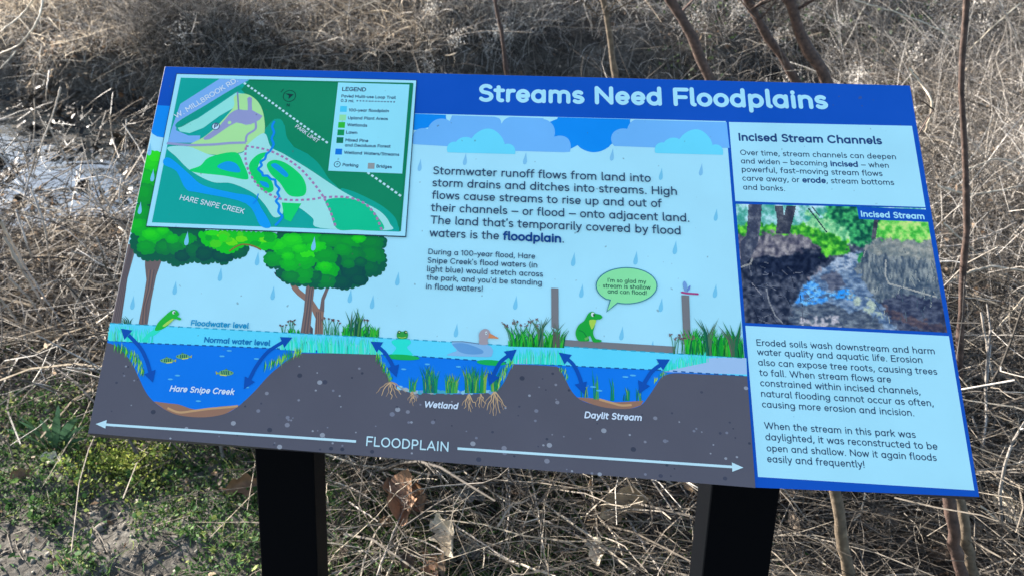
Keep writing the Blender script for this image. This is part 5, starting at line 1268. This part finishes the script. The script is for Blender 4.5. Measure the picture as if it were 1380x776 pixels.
for pts, w, Y in [([(185, 0), (165, 90), (90, 190), (0, 235)], 10, 3.6), ([(145, 0), (90, 70), (0, 140)], 10, 3.7), ([(70, 225), (0, 300)], 7, 3.55), ([(265, 380), (230, 500), (185, 620), (140, 776)], 9, 2.3), ([(210, 540), (255, 640), (300, 720)], 9, 2.4), ([(215, 310), (205, 380), (200, 440)], 8, 2.9), ([(30, 540), (100, 650), (130, 776)], 9, 2.3), ([(0, 650), (60, 720), (90, 776)], 9, 2.2), ([(480, 500), (490, 600), (520, 690)], 7, 2.8), ([(550, 520), (545, 680)], 6, 2.8), ([(150, 430), (150, 560), (135, 700)], 6, 3.0)]:
    P3 = [tuple(at(x/3.233, y/3.233, Y+rng.uniform(-.1, .1))) for x, y in pts]
    for i in range(len(P3)):
        gz = float(ground_h(P3[i][0], P3[i][1]))+.01
        if P3[i][2] < gz: P3[i] = (P3[i][0], P3[i][1], gz)
    stalk(P3, w/3.233/2/F_PX*(Y-CP[1]), w/3.233/2/F_PX*(Y-CP[1])*.55, ul_l if Y > 3.4 else 'thin twig standing in front of the water at the left', 'stems across the top left corner' if Y > 3.4 else 'twigs in front of the water', stalk_grey if Y < 3.4 else stalk_pale)
rt_l = 'pale dry stalk in the tangled grass right of the sign'
for pts, w, Y in [([(1224, 92), (1240, 112), (1256, 140), (1246, 178)], 3, 2.0), ([(1375, 5), (1340, 35), (1306, 68)], 2, 2.6), ([(1345, 0), (1375, 60)], 2, 2.6), ([(1150, 0), (1230, 25), (1296, 55)], 2.5, 2.6), ([(1270, 300), (1320, 345), (1380, 385)], 3.5, 1.9), ([(1262, 250), (1310, 262), (1380, 250)], 3.5, 2.2), ([(1278, 380), (1330, 360), (1380, 365)], 4, 1.7), ([(1300, 470), (1345, 440), (1380, 400)], 3, 1.5), ([(1290, 520), (1335, 500), (1380, 520)], 3, 1.2), ([(1315, 630), (1345, 660), (1375, 690)], 4, .9), ([(1310, 560), (1340, 640), (1350, 700)], 3, 1.0), ([(1322, 420), (1340, 520), (1345, 600)], 3, 1.2), ([(1250, 330), (1300, 330), (1370, 300)], 3, 2.0), ([(1280, 240), (1340, 215), (1380, 222)], 3, 2.4), ([(1065, 680), (1090, 720), (1110, 776)], 3, .7), ([(1180, 664), (1170, 720), (1160, 776)], 3, .75), ([(1190, 664), (1205, 710), (1215, 776)], 4, .8), ([(1166, 664), (1160, 690), (1146, 706)], 3, .7), ([(1195, 740), (1280, 742)], 2.5, .8), ([(1320, 680), (1370, 776)], 3, .7)]:
    P3 = [tuple(at(x, y, Y+rng.uniform(-.05, .05))) for x, y in pts]
    for i in range(len(P3)):
        gz = float(ground_h(P3[i][0], P3[i][1]))+.01
        if P3[i][2] < gz: P3[i] = (P3[i][0], P3[i][1], gz)
    stalk(P3, w/2/F_PX*(Y-CP[1]), w/2/F_PX*(Y-CP[1])*.6, rt_l, 'pale stalks right of the sign', stalk_pale if rng.random() < .5 else stalk_grey)

# large fallen leaves: curled, lobed
def leaf_mat(name, col):
    m, nt, b = new_mat(name)
    global tc
    tc_ = nt.nodes.new('ShaderNodeTexCoord'); n = nt.nodes.new('ShaderNodeTexNoise'); n.inputs['Scale'].default_value = 40; n.inputs['Detail'].default_value = 6
    nt.links.new(tc_.outputs['Object'], n.inputs['Vector']); c = np.array(col)
    r = ramp(nt, [(.3, tuple(c*.6)), (.7, tuple(c*1.25))]); nt.links.new(n.outputs['Fac'], r.inputs['Fac']); nt.links.new(r.outputs['Color'], b.inputs['Base Color'])
    b.inputs['Roughness'].default_value = .55; b.inputs['Specular IOR Level'].default_value = .25; return m
tan_leaf = leaf_mat('tan_leaf', (.38, .26, .15)); brown_leaf = leaf_mat('brown_leaf', (.25, .14, .08)); cream_leaf = leaf_mat('cream_leaf', (.52, .45, .34)); grey_leaf = leaf_mat('grey_leaf', (.25, .22, .18))
def big_leaf(label, px, py, tip, size, lift, mat, roll, tilt, cup, lobes=3, Y=None, aspect=.5):
    """px,py: where its middle lies; tip: direction of the tip in the picture (degrees, 0 = right, 90 = up)"""
    c = at(px, py, Y) if Y else np.array(px_on_ground([(px, py)], lift)[0])
    nu, nv_ = 13, 9; v = []
    for i in range(nu):
        t = i/(nu-1)
        wv = math.sin(math.pi*min(1, t*.94+.04))**.75*(1+.28*math.sin(lobes*2*math.pi*t-.6))*(1-.35*t)
        for j in range(nv_):
            s = j/(nv_-1)*2-1
            x = (t-.5); y = s*wv*aspect*.5
            z = cup*(s*s*wv*.32+.10*math.sin(3*t*math.pi)*s)+.16*cup*(2*t-1)**2+.012*math.sin(9*t+4*s)
            v.append((x, y+.05*math.sin(4*t), z))
    f = [(i*nv_+j, (i+1)*nv_+j, (i+1)*nv_+j+1, i*nv_+j+1) for i in range(nu-1) for j in range(nv_-1)]
    o = mesh_obj('fallen_leaf', np.array(v)*size, f, mat, smooth=True)
    # stem of the leaf
    st, sf = tubes(np.array([[(-.5*size, 0, .04*size*cup), (-.58*size, .01*size, .05*size), (-.68*size, .03*size, .02*size)]]), np.full((1, 3), .0012), 5)
    so_ = mesh_obj('leaf_stem', st, sf, mat, o)
    ang = R_(tip); right = RW[0]; upv = -RW[1]; fw = RW[2]
    ground_up = np.array([0, 0, 1.0])
    dx = right*math.cos(ang)+np.array([0, 1, 0])*math.sin(ang); dx /= np.linalg.norm(dx)
    n = ground_up*math.cos(R_(tilt))-np.array([0, 1, 0])*math.sin(R_(tilt)); n -= dx*np.dot(n, dx); n /= np.linalg.norm(n)
    yv = np.cross(n, dx); Mx = Matrix((tuple(dx), tuple(yv), tuple(n))).transposed().to_4x4() @ Matrix.Rotation(R_(roll), 4, 'X'); Mx.translation = Vector(tuple(c))
    o.matrix_world = Mx
    return tag(o, label, 'leaf', 'large fallen leaves')
big_leaf('cream coloured curled leaf with a pointed lobe below the word Floodplain', 604, 728, -65, .125, .05, cream_leaf, 10, 55, .8, 3)
big_leaf('dark brown upright curled leaf, left of the cream leaf between the posts', 540, 686, -70, .17, .06, brown_leaf, -25, 60, .9, 2)
big_leaf('brown curled leaf with pale tip standing under the sign', 571, 674, -75, .11, .06, brown_leaf, 30, 65, .9, 2)
big_leaf('flat grey brown leaf lying under the lower edge of the sign', 634, 668, 5, .085, .03, grey_leaf, 10, 35, .5, 3)
big_leaf('tan leaf with a raised tip between stalks, left of the right post', 838, 684, 32, .155, .05, tan_leaf, -5, 50, .7, 2)
big_leaf('small pale leaf hanging from stalks low between the posts', 803, 746, -80, .085, .05, cream_leaf, 0, 60, .5, 2)
big_leaf('brown leaf half hidden behind the left post', 335, 655, 10, .11, .02, brown_leaf, 15, 40, .7, 3)
big_leaf('tan leaf peeping out at the right side of the right post', 1072, 664, 15, .11, .03, tan_leaf, -10, 50, .5, 3)
big_leaf('whitish torn leaf upright at the right edge of the picture', 1368, 690, -75, .11, .06, cream_leaf, 25, 70, .7, 2)
big_leaf('pale cream leaf on the moss below the left corner of the sign', 71, 620, -20, .075, .012, cream_leaf, 5, 25, .4, 3)
big_leaf('russet brown leaf at the bottom edge between the posts', 585, 766, -60, .09, .03, brown_leaf, 15, 50, .7, 3)
big_leaf('dull brown leaf under pale stalks, right of the cream leaf', 641, 745, 0, .08, .02, grey_leaf, -5, 40, .4, 3)
big_leaf('pale tan leaf at the upper right of the left post', 930, 652, -80, .07, .08, tan_leaf, 20, 60, .6, 2)
big_leaf('light brown leaf beside the clump of strap leaves', 30, 640, 20, .06, .012, brown_leaf, 10, 30, .6, 3)

# clump of strap-shaped green leaves at the lower left corner of the sign
strap_m = island_mat('strap_leaf', [(0, (.035, .085, .05)), (.6, (.07, .15, .08)), (1, (.14, .20, .11))], .45, .25, 18)
cb = np.array(px_on_ground([(72, 606)], 0)[0])
clump = empty('green_leaf_clump', tuple(cb), 'clump of blue green strap leaves beside the lower left corner of the sign', 'plant')
for dx, dy, L, w, bx in [(.35, .1, .20, .022, .25), (.10, .1, .19, .026, .05), (-.10, .05, .17, .024, -.15), (.55, .1, .17, .018, .3), (-.5, .1, .17, .016, -.3), (-.8, 0, .16, .012, -.4), (.22, -.2, .15, .018, .2), (-.3, -.3, .14, .014, -.3), (.75, -.1, .15, .012, .4), (-.62, .3, .18, .010, -.3), (.0, .4, .20, .016, .0)]:
    d = np.array([dx, dy, 1.0]); d /= np.linalg.norm(d); L *= .78
    q = grow(np.zeros((1, 3))+np.array([[dx*.03, dy*.03, 0]]), d[None], np.array([L]), np.array([[bx*.5, -.1, -.25]]), 9)
    wd = (w*np.sin(np.linspace(.25, np.pi-.02, 9))**.6)[None]
    v, f = ribbons(q, wd, up=np.array([[[-d[1]+.2, 1.0, .3]]])); mesh_obj('strap_leaf', v, f, strap_m, clump, smooth=True)
for k in range(10):
    q = grow(np.zeros((1, 3)), dirs(1, 10, 60), np.array([rng.uniform(.05, .1)]), np.array([[0, 0, -.4]]), 6); v, f = ribbons(q, (.006*np.sin(np.linspace(.3, 3.1, 6)))[None]); mesh_obj('dead_leaf', v, f, leafd_m, clump)
